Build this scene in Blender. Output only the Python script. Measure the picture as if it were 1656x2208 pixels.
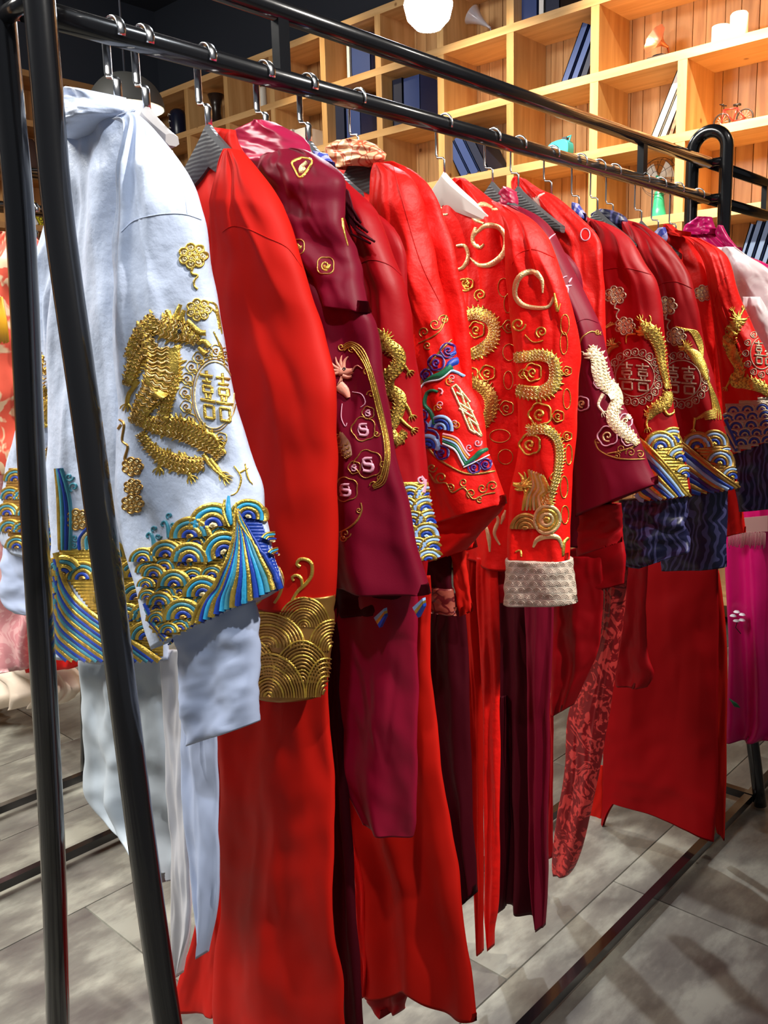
import bpy, math, random
from mathutils import Vector, Matrix, noise
from mathutils.bvhtree import BVHTree
random.seed(7)
for o in list(bpy.data.objects): bpy.data.objects.remove(o)
COL = bpy.context.scene.collection
SC = bpy.context.scene

# ------------------------------------------------------------ camera (frame taken as 1656 x 2208)
CAMZ = 1.30
RW = Vector((0.67597005, -0.73648805, -0.02549199))
DN = Vector((-0.14606287, -0.09999441, -0.9842087))
FW = Vector((0.72230889, 0.66901903, -0.17516678))
FPX = 1879.15
CAM = Vector((0, 0, CAMZ))
cd = bpy.data.cameras.new('camera'); cam = bpy.data.objects.new('camera', cd); COL.objects.link(cam)
cam.matrix_world = Matrix(((RW.x, -DN.x, -FW.x, 0), (RW.y, -DN.y, -FW.y, 0), (RW.z, -DN.z, -FW.z, CAMZ), (0, 0, 0, 1)))
cd.sensor_fit = 'VERTICAL'; cd.sensor_height = 24.0; cd.lens = FPX / 2208 * 24.0; cd.clip_start = 0.02
SC.camera = cam
# ------------------------------------------------------------ world, exposure
w = bpy.data.worlds.new('world'); SC.world = w; w.use_nodes = True
w.node_tree.nodes['Background'].inputs[0].default_value = (0.85, 0.9, 1.0, 1)
w.node_tree.nodes['Background'].inputs[1].default_value = 0.10
SC.view_settings.view_transform = 'Standard'; SC.view_settings.look = 'None'
SC.view_settings.gamma = 1; SC.view_settings.use_curve_mapping = False
SC.view_settings.exposure = 0.35
# ------------------------------------------------------------ lights
def look(o, tgt):
    o.rotation_euler = (Vector(tgt) - o.location).to_track_quat('-Z', 'Y').to_euler()
def spot(loc, tgt, power, size, col=(1, .95, .88), blend=.5, rad=.04):
    l = bpy.data.lights.new('spot', 'SPOT'); l.energy = power; l.spot_size = math.radians(size); l.spot_blend = blend
    l.color = col; l.shadow_soft_size = rad
    o = bpy.data.objects.new('spot_light', l); COL.objects.link(o); o.location = loc; look(o, tgt); return o
def area(loc, tgt, power, sx, sy, col=(1, 1, 1)):
    l = bpy.data.lights.new('area', 'AREA'); l.shape = 'RECTANGLE'; l.size = sx; l.size_y = sy; l.energy = power; l.color = col
    o = bpy.data.objects.new('area_light', l); COL.objects.link(o); o.location = loc; look(o, tgt); return o
spot((0.95, -1.35, 3.45), (0.95, .9, 1.42), 420, 36, (1, .95, .88), .9, .05)
spot((2.3, -0.75, 3.45), (1.75, .9, 1.35), 330, 36, (1, .93, .84), .9, .05)
spot((-0.5, -0.3, 3.45), (0.62, .95, 1.35), 115, 30, (.88, .94, 1.0), .8, .05)
spot((2.5, 2.05, 3.2), (1.35, 1.0, 1.5), 130, 60, (.9, .94, 1.0))
area((1.0, -0.6, 3.6), (1.2, 1.2, 0.6), 6, 2.6, 1.6, (1, .97, .93))
area((-0.8, 2.9, 3.5), (-0.3, 3.2, 0), 210, 2.0, 1.6, (1, .97, .9))
for y, z, p in ((1.25, 2.25, 640), (2.0, 2.0, 390), (2.8, 1.95, 210), (3.9, 2.5, 70)):
    spot((2.7, y, 3.6), (4.0, y - .1, z), p, 46, (1, .84, .56), .8)
spot((1.6, 4.4, 3.4), (0.6, 5.9, 2.0), 90, 60, (1, .8, .5))

# ------------------------------------------------------------ helpers
def ray(px, py): return (RW * (px - 828) + DN * (py - 1104) + FW * FPX)
def onX(px, py, X):
    d = ray(px, py); return CAM + d * (X / d.x)
def onY(px, py, Y):
    d = ray(px, py); return CAM + d * (Y / d.y)
def onZ(px, py, Z):
    d = ray(px, py); return CAM + d * ((Z - CAMZ) / d.z)
_M = {}
def mat(name, col=(.5, .5, .5), rough=.5, metal=0, **k):
    if name in _M: return _M[name]
    m = bpy.data.materials.new(name); m.use_nodes = True; nt = m.node_tree; b = nt.nodes['Principled BSDF']
    b.inputs['Base Color'].default_value = (*col, 1); b.inputs['Roughness'].default_value = rough; b.inputs['Metallic'].default_value = metal
    b.inputs['Specular IOR Level'].default_value = k.get('spec', .5)
    if 'sheen' in k:
        b.inputs['Sheen Weight'].default_value = k['sheen']; b.inputs['Sheen Tint'].default_value = (*k.get('sheen_tint', (1, .8, .8)), 1)
        b.inputs['Sheen Roughness'].default_value = .4
    if 'emit' in k:
        b.inputs['Emission Color'].default_value = (*k['emit'], 1); b.inputs['Emission Strength'].default_value = k.get('es', 1)
    if 'coat' in k: b.inputs['Coat Weight'].default_value = k['coat']; b.inputs['Coat Roughness'].default_value = .08
    if 'alpha' in k: b.inputs['Alpha'].default_value = k['alpha']
    if 'trans' in k: b.inputs['Transmission Weight'].default_value = k['trans']
    L = nt.links.new; N = nt.nodes.new
    tc = N('ShaderNodeTexCoord')
    sc = k.get('var')
    if sc:   # (scale, amount)
        n = N('ShaderNodeTexNoise'); n.inputs['Scale'].default_value = sc[0]; n.inputs['Detail'].default_value = 5
        if k.get('stretch'):
            mp = N('ShaderNodeMapping'); mp.inputs['Scale'].default_value = k['stretch']; L(tc.outputs['Object'], mp.inputs[0]); L(mp.outputs[0], n.inputs[0])
        else: L(tc.outputs['Object'], n.inputs[0])
        r = N('ShaderNodeValToRGB'); r.color_ramp.elements[0].position = .3; r.color_ramp.elements[1].position = .7
        r.color_ramp.elements[0].color = (*[c * (1 - sc[1]) for c in col], 1); c2 = k.get('col2', [min(1, c * (1 + sc[1])) for c in col])
        r.color_ramp.elements[1].color = (*c2, 1)
        L(n.outputs[0], r.inputs[0]); L(r.outputs[0], b.inputs['Base Color'])
    bp = k.get('bump')
    if bp:   # (kind, scale, strength, dist)
        if bp[0] == 'noise':
            n2 = N('ShaderNodeTexNoise'); n2.inputs['Scale'].default_value = bp[1]; n2.inputs['Detail'].default_value = 6
            out = n2.outputs[0]
        elif bp[0] == 'voronoi':
            n2 = N('ShaderNodeTexVoronoi'); n2.inputs['Scale'].default_value = bp[1]; out = n2.outputs[0]
        else:
            n2 = N('ShaderNodeTexWave'); n2.inputs['Scale'].default_value = bp[1]; n2.inputs['Distortion'].default_value = 2
            n2.bands_direction = 'Z'; out = n2.outputs[0]
        L(tc.outputs['Object'], n2.inputs[0])
        bu = N('ShaderNodeBump'); bu.inputs['Strength'].default_value = bp[2]; bu.inputs['Distance'].default_value = bp[3]
        L(out, bu.inputs['Height']); L(bu.outputs[0], b.inputs['Normal'])
    _M[name] = m; return m
def brocade(name, c1, c2, scale, rough=.4, metal=0, kind='wave'):
    m = mat(name, c1, rough, metal); nt = m.node_tree; b = nt.nodes['Principled BSDF']; L = nt.links.new; N = nt.nodes.new
    tc = N('ShaderNodeTexCoord')
    n = N('ShaderNodeTexNoise'); n.inputs['Scale'].default_value = scale * .35; n.inputs['Detail'].default_value = 1; L(tc.outputs['Object'], n.inputs[0])
    mx = N('ShaderNodeMixRGB'); mx.blend_type = 'ADD'; mx.inputs[0].default_value = .06; L(tc.outputs['Object'], mx.inputs[1]); L(n.outputs['Color'], mx.inputs[2])
    if kind == 'wave':
        t = N('ShaderNodeTexWave'); t.inputs['Scale'].default_value = scale; t.inputs['Distortion'].default_value = 9; t.inputs['Detail'].default_value = 1
        t.inputs['Detail Scale'].default_value = 1.2; t.bands_direction = 'Y'; out = t.outputs['Fac']
    elif kind == 'floral':
        t = N('ShaderNodeTexNoise'); t.inputs['Scale'].default_value = scale; t.inputs['Detail'].default_value = 2.2; t.inputs['Distortion'].default_value = 3.5; out = t.outputs[0]
    else:
        t = N('ShaderNodeTexVoronoi'); t.feature = 'DISTANCE_TO_EDGE'; t.distance = 'MANHATTAN' if kind == 'fret' else 'EUCLIDEAN'; t.inputs['Scale'].default_value = scale; out = t.outputs['Distance']
    L(mx.outputs[0], t.inputs['Vector'])
    r = N('ShaderNodeValToRGB'); e = r.color_ramp.elements
    p = {'wave': (.62, .72), 'floral': (.50, .56), 'fret': (.06, .10), 'cell': (.05, .09)}[kind]
    e[0].position, e[1].position = p; e[0].color = (*c1, 1); e[1].color = (*c2, 1)
    L(out, r.inputs[0]); L(r.outputs[0], b.inputs['Base Color'])
    bu = N('ShaderNodeBump'); bu.inputs['Strength'].default_value = .5; bu.inputs['Distance'].default_value = .001
    L(r.outputs[0], bu.inputs['Height']); L(bu.outputs[0], b.inputs['Normal'])
    return m
def wood(name, c1, c2, axis):
    m = mat(name, c1, .45); nt = m.node_tree; b = nt.nodes['Principled BSDF']; L = nt.links.new; N = nt.nodes.new
    tc = N('ShaderNodeTexCoord'); mp = N('ShaderNodeMapping'); s = [14, 14, 14]; s[axis] = 1.2; mp.inputs['Scale'].default_value = s
    oi = N('ShaderNodeObjectInfo'); ad = N('ShaderNodeVectorMath'); ad.operation = 'ADD'
    ml = N('ShaderNodeMath'); ml.operation = 'MULTIPLY'; ml.inputs[1].default_value = 40; L(oi.outputs['Random'], ml.inputs[0])
    L(tc.outputs['Object'], mp.inputs[0]); L(mp.outputs[0], ad.inputs[0]); L(ml.outputs[0], ad.inputs[1])
    n = N('ShaderNodeTexNoise'); n.inputs['Scale'].default_value = 1.6; n.inputs['Detail'].default_value = 6; n.inputs['Distortion'].default_value = .6; L(ad.outputs[0], n.inputs[0])
    r = N('ShaderNodeValToRGB'); r.color_ramp.elements[0].position = .32; r.color_ramp.elements[1].position = .68
    r.color_ramp.elements[0].color = (*c2, 1); r.color_ramp.elements[1].color = (*c1, 1); L(n.outputs[0], r.inputs[0])
    hs = N('ShaderNodeHueSaturation'); mr = N('ShaderNodeMapRange'); mr.inputs['To Min'].default_value = .78; mr.inputs['To Max'].default_value = 1.18
    L(oi.outputs['Random'], mr.inputs[0]); L(mr.outputs[0], hs.inputs['Value']); L(r.outputs[0], hs.inputs['Color'])
    v = N('ShaderNodeTexVoronoi'); v.inputs['Scale'].default_value = 5.5; L(tc.outputs['Object'], v.inputs['Vector'])
    k = N('ShaderNodeValToRGB'); k.color_ramp.elements[0].position = .035; k.color_ramp.elements[1].position = .075
    k.color_ramp.elements[0].color = (.28, .14, .06, 1); k.color_ramp.elements[1].color = (1, 1, 1, 1); L(v.outputs['Distance'], k.inputs[0])
    mu = N('ShaderNodeMixRGB'); mu.blend_type = 'MULTIPLY'; mu.inputs[0].default_value = .8; L(hs.outputs[0], mu.inputs[1]); L(k.outputs[0], mu.inputs[2])
    L(mu.outputs[0], b.inputs['Base Color']); return m

def root(name, label, cat, loc, group=None):
    o = bpy.data.objects.new(name, None); COL.objects.link(o); o.location = loc; o.empty_display_size = .1
    o['label'] = label; o['category'] = cat
    if group: o['group'] = group
    return o
def base(p):
    v = Vector((0, 0, 0))
    while p: v += p.location; p = p.parent
    return v
class MB:
    def __init__(s): s.v = []; s.f = []; s.m = []; s.mats = []
    def mi(s, m):
        if m not in s.mats: s.mats.append(m)
        return s.mats.index(m)
    def add(s, vs, fs, m):
        n = len(s.v); s.v += [Vector(v) for v in vs]; s.f += [[i + n for i in f] for f in fs]; k = s.mi(m); s.m += [k] * len(fs)
    def box(s, x0, y0, z0, x1, y1, z1, m):
        s.add([(x, y, z) for x in (x0, x1) for y in (y0, y1) for z in (z0, z1)], [(0, 1, 3, 2), (4, 6, 7, 5), (0, 4, 5, 1), (2, 3, 7, 6), (0, 2, 6, 4), (1, 5, 7, 3)], m)
    def obox(s, c, ax, ay, az, m):   # centre, half-axis vectors
        c = Vector(c); s.add([c + ax * i + ay * j + az * k for i in (-1, 1) for j in (-1, 1) for k in (-1, 1)], [(0, 1, 3, 2), (4, 6, 7, 5), (0, 4, 5, 1), (2, 3, 7, 6), (0, 2, 6, 4), (1, 5, 7, 3)], m)
    def tube(s, pts, r, m, n=12, cap=True, flat=None):
        pts = [Vector(p) for p in pts]; rs = r if isinstance(r, (list, tuple)) else [r] * len(pts); vs = []; fs = []
        prev = None
        for i, p in enumerate(pts):
            t = (pts[min(i + 1, len(pts) - 1)] - pts[max(i - 1, 0)]).normalized()
            a = prev if prev else (Vector((1, 0, 0)) if abs(t.x) < .8 else Vector((0, 1, 0)))
            a = (a - t * a.dot(t)).normalized(); b = t.cross(a); prev = a
            for k in range(n):
                q = 2 * math.pi * k / n; fx, fy = (flat or (1, 1))
                vs.append(p + a * math.cos(q) * rs[i] * fx + b * math.sin(q) * rs[i] * fy)
        for i in range(len(pts) - 1):
            for k in range(n): fs.append((i * n + k, i * n + (k + 1) % n, (i + 1) * n + (k + 1) % n, (i + 1) * n + k))
        if cap: fs.append(tuple(range(n))[::-1]); fs.append(tuple(range((len(pts) - 1) * n, len(pts) * n)))
        s.add(vs, fs, m)
    def lathe(s, c, prof, m, n=24):
        c = Vector(c); vs = []; fs = []
        for r, z in prof:
            for k in range(n): q = 2 * math.pi * k / n; vs.append(c + Vector((r * math.cos(q), r * math.sin(q), z)))
        for i in range(len(prof) - 1):
            for k in range(n): fs.append((i * n + k, i * n + (k + 1) % n, (i + 1) * n + (k + 1) % n, (i + 1) * n + k))
        s.add(vs, fs, m)
    def build(s, name, parent=None, smooth=True, label=None):
        me = bpy.data.meshes.new(name); b = base(parent); me.from_pydata([v - b for v in s.v], [], s.f)
        for m in s.mats: me.materials.append(m)
        me.polygons.foreach_set('material_index', s.m)
        if smooth: me.polygons.foreach_set('use_smooth', [True] * len(s.f))
        me.update(); o = bpy.data.objects.new(name, me); COL.objects.link(o)
        if parent: o.parent = parent
        if smooth == 'auto':
            me.set_sharp_from_angle(angle=math.radians(35))
        if label: o['label'] = label
        return o
def struct(o): o['kind'] = 'structure'; return o
def arcpts(c, r, a0, a1, n, u, v):
    return [Vector(c) + Vector(u) * r * math.cos(a0 + (a1 - a0) * i / n) + Vector(v) * r * math.sin(a0 + (a1 - a0) * i / n) for i in range(n + 1)]
def catmull(P, t):
    n = len(P) - 1; i = min(int(t * n), n - 1); f = t * n - i
    p0, p1, p2, p3 = P[max(i - 1, 0)], P[i], P[i + 1], P[min(i + 2, n)]
    return tuple(.5 * (2 * b + (c - a) * f + (2 * a - 5 * b + 4 * c - d) * f * f + (3 * b - a - 3 * c + d) * f ** 3) for a, b, c, d in zip(p0, p1, p2, p3))
def arclen_resample(P, nv):
    d = [0]
    for a, b in zip(P, P[1:]): d.append(d[-1] + math.dist(a, b))
    tot = d[-1] or 1; out = []
    for k in range(nv + 1):
        s = tot * k / nv; i = 0
        while i < len(d) - 2 and d[i + 1] < s: i += 1
        out.append((i + (s - d[i]) / max(d[i + 1] - d[i], 1e-9)) / (len(P) - 1))
    return out

# ------------------------------------------------------------ materials
BLACK = mat('black_gloss_paint', (.006, .006, .007), .22, 0, coat=.6, bump=('noise', 60, .12, .001))
CHROME = mat('bright_steel', (.75, .76, .78), .2, 1)
W1 = wood('pine_upright', (.78, .47, .20), (.58, .30, .10), 2)
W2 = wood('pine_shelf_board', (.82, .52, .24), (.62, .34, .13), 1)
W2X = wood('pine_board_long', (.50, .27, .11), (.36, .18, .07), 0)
W3 = wood('pine_back_plank', (.74, .46, .21), (.46, .24, .09), 2)
DARKW = mat('dark_navy_paint', (.035, .042, .06), .75)
HW = mat('charcoal_hanger_wood', (.055, .055, .058), .45, 0, bump=('wave', 60, .3, .001))
HG = mat('grey_hanger_plastic', (.42, .40, .40), .4)
REDS = mat('red_satin', (.56, .009, .004), .6, 0, spec=.14, bump=('noise', 700, .12, .0006), var=(3, .12))
REDB = mat('bright_red_satin', (.76, .008, .005), .5, 0, spec=.22, bump=('noise', 38, .55, .006))
CRIM = mat('crimson_satin', (.36, .002, .006), .48, 0, spec=.22, bump=('noise', 30, .2, .004))
MAR = mat('maroon_cloth', (.17, .003, .018), .5, 0, spec=.15, bump=('noise', 500, .15, .0006))
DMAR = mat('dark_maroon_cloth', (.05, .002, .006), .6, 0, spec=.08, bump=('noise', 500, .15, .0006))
WINE = mat('wine_pink_satin', (.36, .010, .055), .36, 0, spec=.35, bump=('noise', 30, .15, .004))
BLUE = mat('ice_blue_satin', (.60, .68, .86), .40, 0, spec=.35, bump=('noise', 26, .6, .007))
BLUE2 = mat('pale_blue_lining', (.50, .58, .80), .55, 0, spec=.3, bump=('noise', 14, .12, .004))
GREYB = mat('pale_grey_blue_skirt_cloth', (.50, .56, .62), .55, 0, bump=('noise', 8, .2, .01))
WHITE = mat('white_cloth', (.8, .79, .84), .5)
NAVY = brocade('navy_wave_brocade', (.008, .009, .045), (.07, .07, .20), 22, .4)
BLUBR = brocade('blue_wave_brocade', (.05, .07, .40), (.35, .35, .65), 16, .38)
GOLDBR = brocade('gold_fret_brocade', (.62, .12, .05), (.85, .50, .28), 60, .4, .1, 'fret')
FRETR = brocade('dark_red_fret_brocade', (.12, .008, .01), (.35, .08, .05), 60, .4, 0, 'fret')
REDBR = brocade('red_floral_brocade', (.20, .003, .006), (.62, .045, .04), 22, .4, 0, 'floral')
CREAM = brocade('cream_scallop_brocade', (.62, .55, .44), (.85, .78, .62), 70, .35, .2, 'cell')
PINKJ = brocade('white_pink_floral_satin', (.80, .66, .68), (.86, .76, .77), 12, .35, 0, 'floral')
MAG = mat('magenta_satin', (.62, .006, .15), .32, 0, spec=.35, bump=('noise', 12, .25, .01))
GOLD = mat('gold_thread', (.80, .52, .10), .34, .85, bump=('noise', 420, .9, .0012), var=(60, .35))
GOLDL = mat('pale_gold_thread', (.86, .68, .34), .36, .7, bump=('noise', 420, .9, .0012))
GOLDD = mat('bronze_gold_thread', (.50, .28, .07), .38, .8, bump=('noise', 300, .8, .001))
TEAL = mat('teal_thread', (.05, .25, .34), .4, bump=('noise', 300, .5, .001))
CYAN = mat('cyan_thread', (.03, .34, .62), .38, bump=('noise', 300, .5, .001))
RBLUE = mat('royal_blue_thread', (.012, .05, .36), .38, bump=('noise', 300, .5, .001))
LBLUE = mat('light_blue_thread', (.32, .50, .80), .38, bump=('noise', 300, .5, .001))
PURP = mat('violet_thread', (.06, .012, .18), .4, bump=('noise', 300, .5, .001))
GRN = mat('green_thread', (.01, .16, .07), .4, bump=('noise', 300, .5, .001))
PINK = mat('pink_thread', (.85, .32, .36), .4)
PALEP = mat('pale_pink_thread', (.72, .36, .46), .4, bump=('noise', 300, .5, .001))
SALM = mat('salmon_thread', (.75, .30, .20), .45, bump=('noise', 300, .5, .001))
IVORY = mat('ivory_thread', (.88, .74, .52), .38, .25, bump=('voronoi', 260, .8, .0012))
ORNG = mat('orange_thread', (.8, .28, .02), .4)
BLKT = mat('black_thread', (.01, .01, .01), .5)
BKBL = mat('blue_book_cloth', (.035, .065, .22), .5)
BKDK = mat('navy_book_cloth', (.012, .018, .05), .5)
WHP = mat('white_card', (.85, .83, .8), .45)

# ============================================================ SETTING
XW, YW = 3.8, 5.72
# ---- floor: slab and single vinyl planks
mb = MB(); mb.box(-3, -2.5, -.06, 4.4, 6.4, -.012, mat('screed', (.09, .085, .08), .9))
floor = struct(mb.build('floor', None, False))
def tilemat():
    m = mat('stone_look_vinyl', (.2, .19, .17), .38); nt = m.node_tree; b = nt.nodes['Principled BSDF']; L = nt.links.new; N = nt.nodes.new
    tc = N('ShaderNodeTexCoord'); oi = N('ShaderNodeObjectInfo'); mp = N('ShaderNodeMapping'); mp.inputs['Scale'].default_value = (3.2, 7.5, 3)
    mp.inputs['Rotation'].default_value = (0, 0, .25)
    ad = N('ShaderNodeVectorMath'); ad.operation = 'ADD'; ml = N('ShaderNodeMath'); ml.operation = 'MULTIPLY'; ml.inputs[1].default_value = 30
    L(oi.outputs['Random'], ml.inputs[0]); L(tc.outputs['Object'], mp.inputs[0]); L(mp.outputs[0], ad.inputs[0]); L(ml.outputs[0], ad.inputs[1])
    n = N('ShaderNodeTexNoise'); n.inputs['Scale'].default_value = 1; n.inputs['Detail'].default_value = 7; n.inputs['Roughness'].default_value = .62; L(ad.outputs[0], n.inputs[0])
    r = N('ShaderNodeValToRGB'); e = r.color_ramp.elements; e[0].position = .36; e[1].position = .62; e[0].color = (.115, .104, .094, 1); e[1].color = (.34, .335, .28, 1)
    q = e.new(.5); q.color = (.19, .182, .155, 1)
    L(n.outputs[0], r.inputs[0]); L(r.outputs[0], b.inputs['Base Color'])
    bu = N('ShaderNodeBump'); bu.inputs['Strength'].default_value = .15; bu.inputs['Distance'].default_value = .002; L(n.outputs[0], bu.inputs['Height']); L(bu.outputs[0], b.inputs['Normal'])
    rr = N('ShaderNodeMapRange'); rr.inputs['To Min'].default_value = .3; rr.inputs['To Max'].default_value = .55; L(n.outputs[0], rr.inputs[0]); L(rr.outputs[0], b.inputs['Roughness'])
    return m
TILE = tilemat(); TL, TWD = .92, .46; shared = None
rowi = 0; y = -.9
while y < 6.2:
    x = -1.4 + (.46 if rowi % 2 else 0)
    while x < 4.2:
        if shared is None:
            t = MB(); g = .0018; t.add([(g, g, 0), (TL - g, g, 0), (TL - g, TWD - g, 0), (g, TWD - g, 0), (0, 0, -.006), (TL, 0, -.006), (TL, TWD, -.006), (0, TWD, -.006), (0, 0, -.012), (TL, 0, -.012), (TL, TWD, -.012), (0, TWD, -.012)],
                [(0, 1, 2, 3), (0, 4, 5, 1), (1, 5, 6, 2), (2, 6, 7, 3), (3, 7, 4, 0), (8, 11, 10, 9), (4, 8, 9, 5), (5, 9, 10, 6), (6, 10, 11, 7), (7, 11, 8, 4)], TILE)
            o = t.build('floor_tile', floor, False); shared = o.data
        else: o = bpy.data.objects.new('floor_tile', shared); COL.objects.link(o); o.parent = floor
        o.location = (x, y, 0); x += TL
    rowi += 1; y += TWD
# ---- dark walls and ceiling
mb = MB(); mb.box(4.12, -2.5, 0, 4.3, 6.2, 3.9, DARKW); struct(mb.build('wall_right', None, False))
mb = MB(); mb.box(-3, 6.04, 0, 4.12, 6.2, 3.9, DARKW); struct(mb.build('wall_back', None, False))
mb = MB(); mb.box(-3, -2.5, 3.9, 4.3, 6.2, 4.0, mat('black_ceiling_paint', (.03, .036, .05), .8)); struct(mb.build('ceiling', None, False))
# ---- bookcases
LV = [3.173, 2.868, 2.546, 2.216, 1.885, 1.555, 1.22, .88, .54, .2]; BT = .038; DEP = .30
DY = [.455, .565, .686, .80, .915, 1.03, 1.15, 1.27, 1.385]; DY = [-.5, -.05, .42, .86, 1.30] + [v * XW for v in DY]
cs = root('bookcase', 'tall pine bookcase with open square compartments, along the right hand wall', 'bookcase', (XW, 3, 0))
for z in LV:
    m = MB(); m.box(XW, -.9, z - BT, XW + DEP - .012, YW + .30, z, W2); m.build('shelf_board', cs, False)
for y in DY:
    for i, (zt, zb) in enumerate(zip(LV, LV[1:])):
        if i == 1 and abs(y - .455 * XW) < .01: continue
        m = MB(); m.box(XW + .001, y - .021, zb, XW + DEP - .012, y + .021, zt - BT, W1); m.build('divider', cs, False)
y = -.9; k = 0
while y < YW + .3:
    wd = (.062, .078, .07, .085)[k % 4]; k += 1
    m = MB(); e = .0025; o = random.uniform(0, .0035); m.box(XW + DEP - .012 + o, y + e, .02, XW + DEP + .01, min(y + wd, YW + .31) - e * .3, LV[0] - .001, W3); m.build('back_plank', cs, False); y += wd
cl = root('bookcase', 'darker pine bookcase on the far back wall, seen behind the leftmost rack posts', 'bookcase', (1, YW, 0))
for z in LV:
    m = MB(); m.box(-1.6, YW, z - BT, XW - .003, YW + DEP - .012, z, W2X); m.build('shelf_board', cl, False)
for x in [-1.2, -.76, -.3, .14, .58, 1.02, 1.46, 1.9, 2.34, 2.78, 3.22, 3.66]:
    for zt, zb in zip(LV, LV[1:]):
        m = MB(); m.box(x - .021, YW + .001, zb, x + .021, YW + DEP - .012, zt - BT, W1); m.build('divider', cl, False)
x = -1.6
while x < XW - .01:
    m = MB(); m.box(x + .002, YW + DEP - .012, .02, min(x + .09, XW - .003) - .001, YW + DEP + .01, LV[0] - .001, W3); m.build('back_plank', cl, False); x += .09

# ============================================================ RACKS
def make_rack(label, Y0, X0, bays):
    r = root('garment_rack', label, 'garment rack', (X0, Y0, 0), 'black double rail racks')
    zr, zu, zt = 1.6955, 1.787, 1.884; hw = .046; RT = .0172; foot = .22
    ends = [X0] + bays
    for i, xe in enumerate(ends):
        # inverted U: two legs and a round bend, legs splay from z=1.45 down
        pts = [(xe, Y0 - foot, .012), (xe, Y0 - foot * .62, .55), (xe, Y0 - hw - .035, 1.15), (xe, Y0 - hw - .002, 1.45), (xe, Y0 - hw, 1.6)]
        P = [catmull(pts, t / 24) for t in range(25)]
        P += [tuple(p) for p in arcpts((xe, Y0, zt - hw - RT), hw, math.pi, 0, 14, (0, 1, 0), (0, 0, 1))]
        P += [(xe, 2 * Y0 - p[1], p[2]) for p in [catmull(pts, t / 24) for t in range(24, -1, -1)]]
        m = MB(); m.tube(P, RT, BLACK, 16); m.build('end_frame', r)
        for z in (zr, zu):
            m = MB(); m.tube([(xe, Y0 - hw, z), (xe, Y0 + hw, z)], .0105, BLACK, 10); m.build('cross_piece', r)
        m = MB(); m.box(xe - .011, Y0 - foot + .012, .022, xe + .011, Y0 + foot - .012, .044, BLACK); m.build('foot_bar', r, False)
    for a, b in zip(ends, ends[1:]):
        for z, rad in ((zr, .0145), (zu, .0142)):
            m = MB(); m.tube([(a + .004, Y0, z), ((a + b) / 2, Y0, z), (b - .004, Y0, z)], rad, BLACK, 18); m.build('rail' if z == zr else 'top_rail', r)
        n = 2
        for x in ((a + .387, b - .383) if b - a > 1.2 else (a + .42,)):
            m = MB(); m.box(x - .010, Y0 - .008, zr + .010, x + .010, Y0 + .008, zu - .010, BLACK); m.build('upright', r, False)
        for y in (Y0 - foot + .03, Y0 + foot - .03):
            m = MB(); m.box(a + .011, y - .011, .02, b - .011, y + .011, .042, BLACK); m.build('base_bar', r, False)
    return r
YR = 1.009; XA, XB = .511, 2.40
make_rack('glossy black double rail garment rack holding the row of red robes, nearest rack', YR, XA, [XB, 3.5])
make_rack('black garment rack standing behind the pale blue robe at far left', 2.25, -.75, [1.24])

# ============================================================ HANGERS
def hanger(X, Y0, label, kind, hm=HW, flat=False, zt=1.6955, group=None, wid=.10, zc=1.632):
    h = root('clothes_hanger', label, 'hanger', (X, Y0, zt), 'hangers on the garment racks')
    rr = .0185; c = Vector((X, Y0, zt))
    P = arcpts(c, rr, math.radians(200), math.radians(20), 14, (0, 1, 0), (0, 0, 1))
    P = P + [Vector((X, Y0 + rr, zt - .01)), Vector((X, Y0 + rr, zc + .022)), Vector((X, Y0 + rr - .003, zc + .016)), Vector((X, Y0 + .003, zc + .014)), Vector((X, Y0, zc + .010)), Vector((X, Y0, zc - .022))]
    m = MB(); m.tube(P, .0032 if flat else .0019, CHROME, 8, True, (1.9, .55) if flat else None); m.build('hook', h)
    m = MB(); vs = []; fs = []; N = 18
    for i in range(N + 1):
        s = -1 + 2 * i / N; a = abs(s)
        y = Y0 + s * wid; zz = zc - .010 - .85 * wid * a ** .9; hh = .042 * (1 - a) + .014; tx = .010
        for dx, dz in ((-tx, -.25), (-tx * .9, .35), (-tx * .3, .5), (tx * .3, .5), (tx * .9, .35), (tx, -.25), (tx * .5, -.5), (-tx * .5, -.5)):
            vs.append((X + dx, y, zz - hh * .5 + hh * dz))
    for i in range(N):
        for k in range(8): fs.append((i * 8 + k, i * 8 + (k + 1) % 8, (i + 1) * 8 + (k + 1) % 8, (i + 1) * 8 + k))
    fs += [tuple(range(8))[::-1], tuple(range(N * 8, N * 8 + 8))]
    m.add(vs, fs, hm); m.build('shoulder_bar', h, 'auto')
    return h

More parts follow.
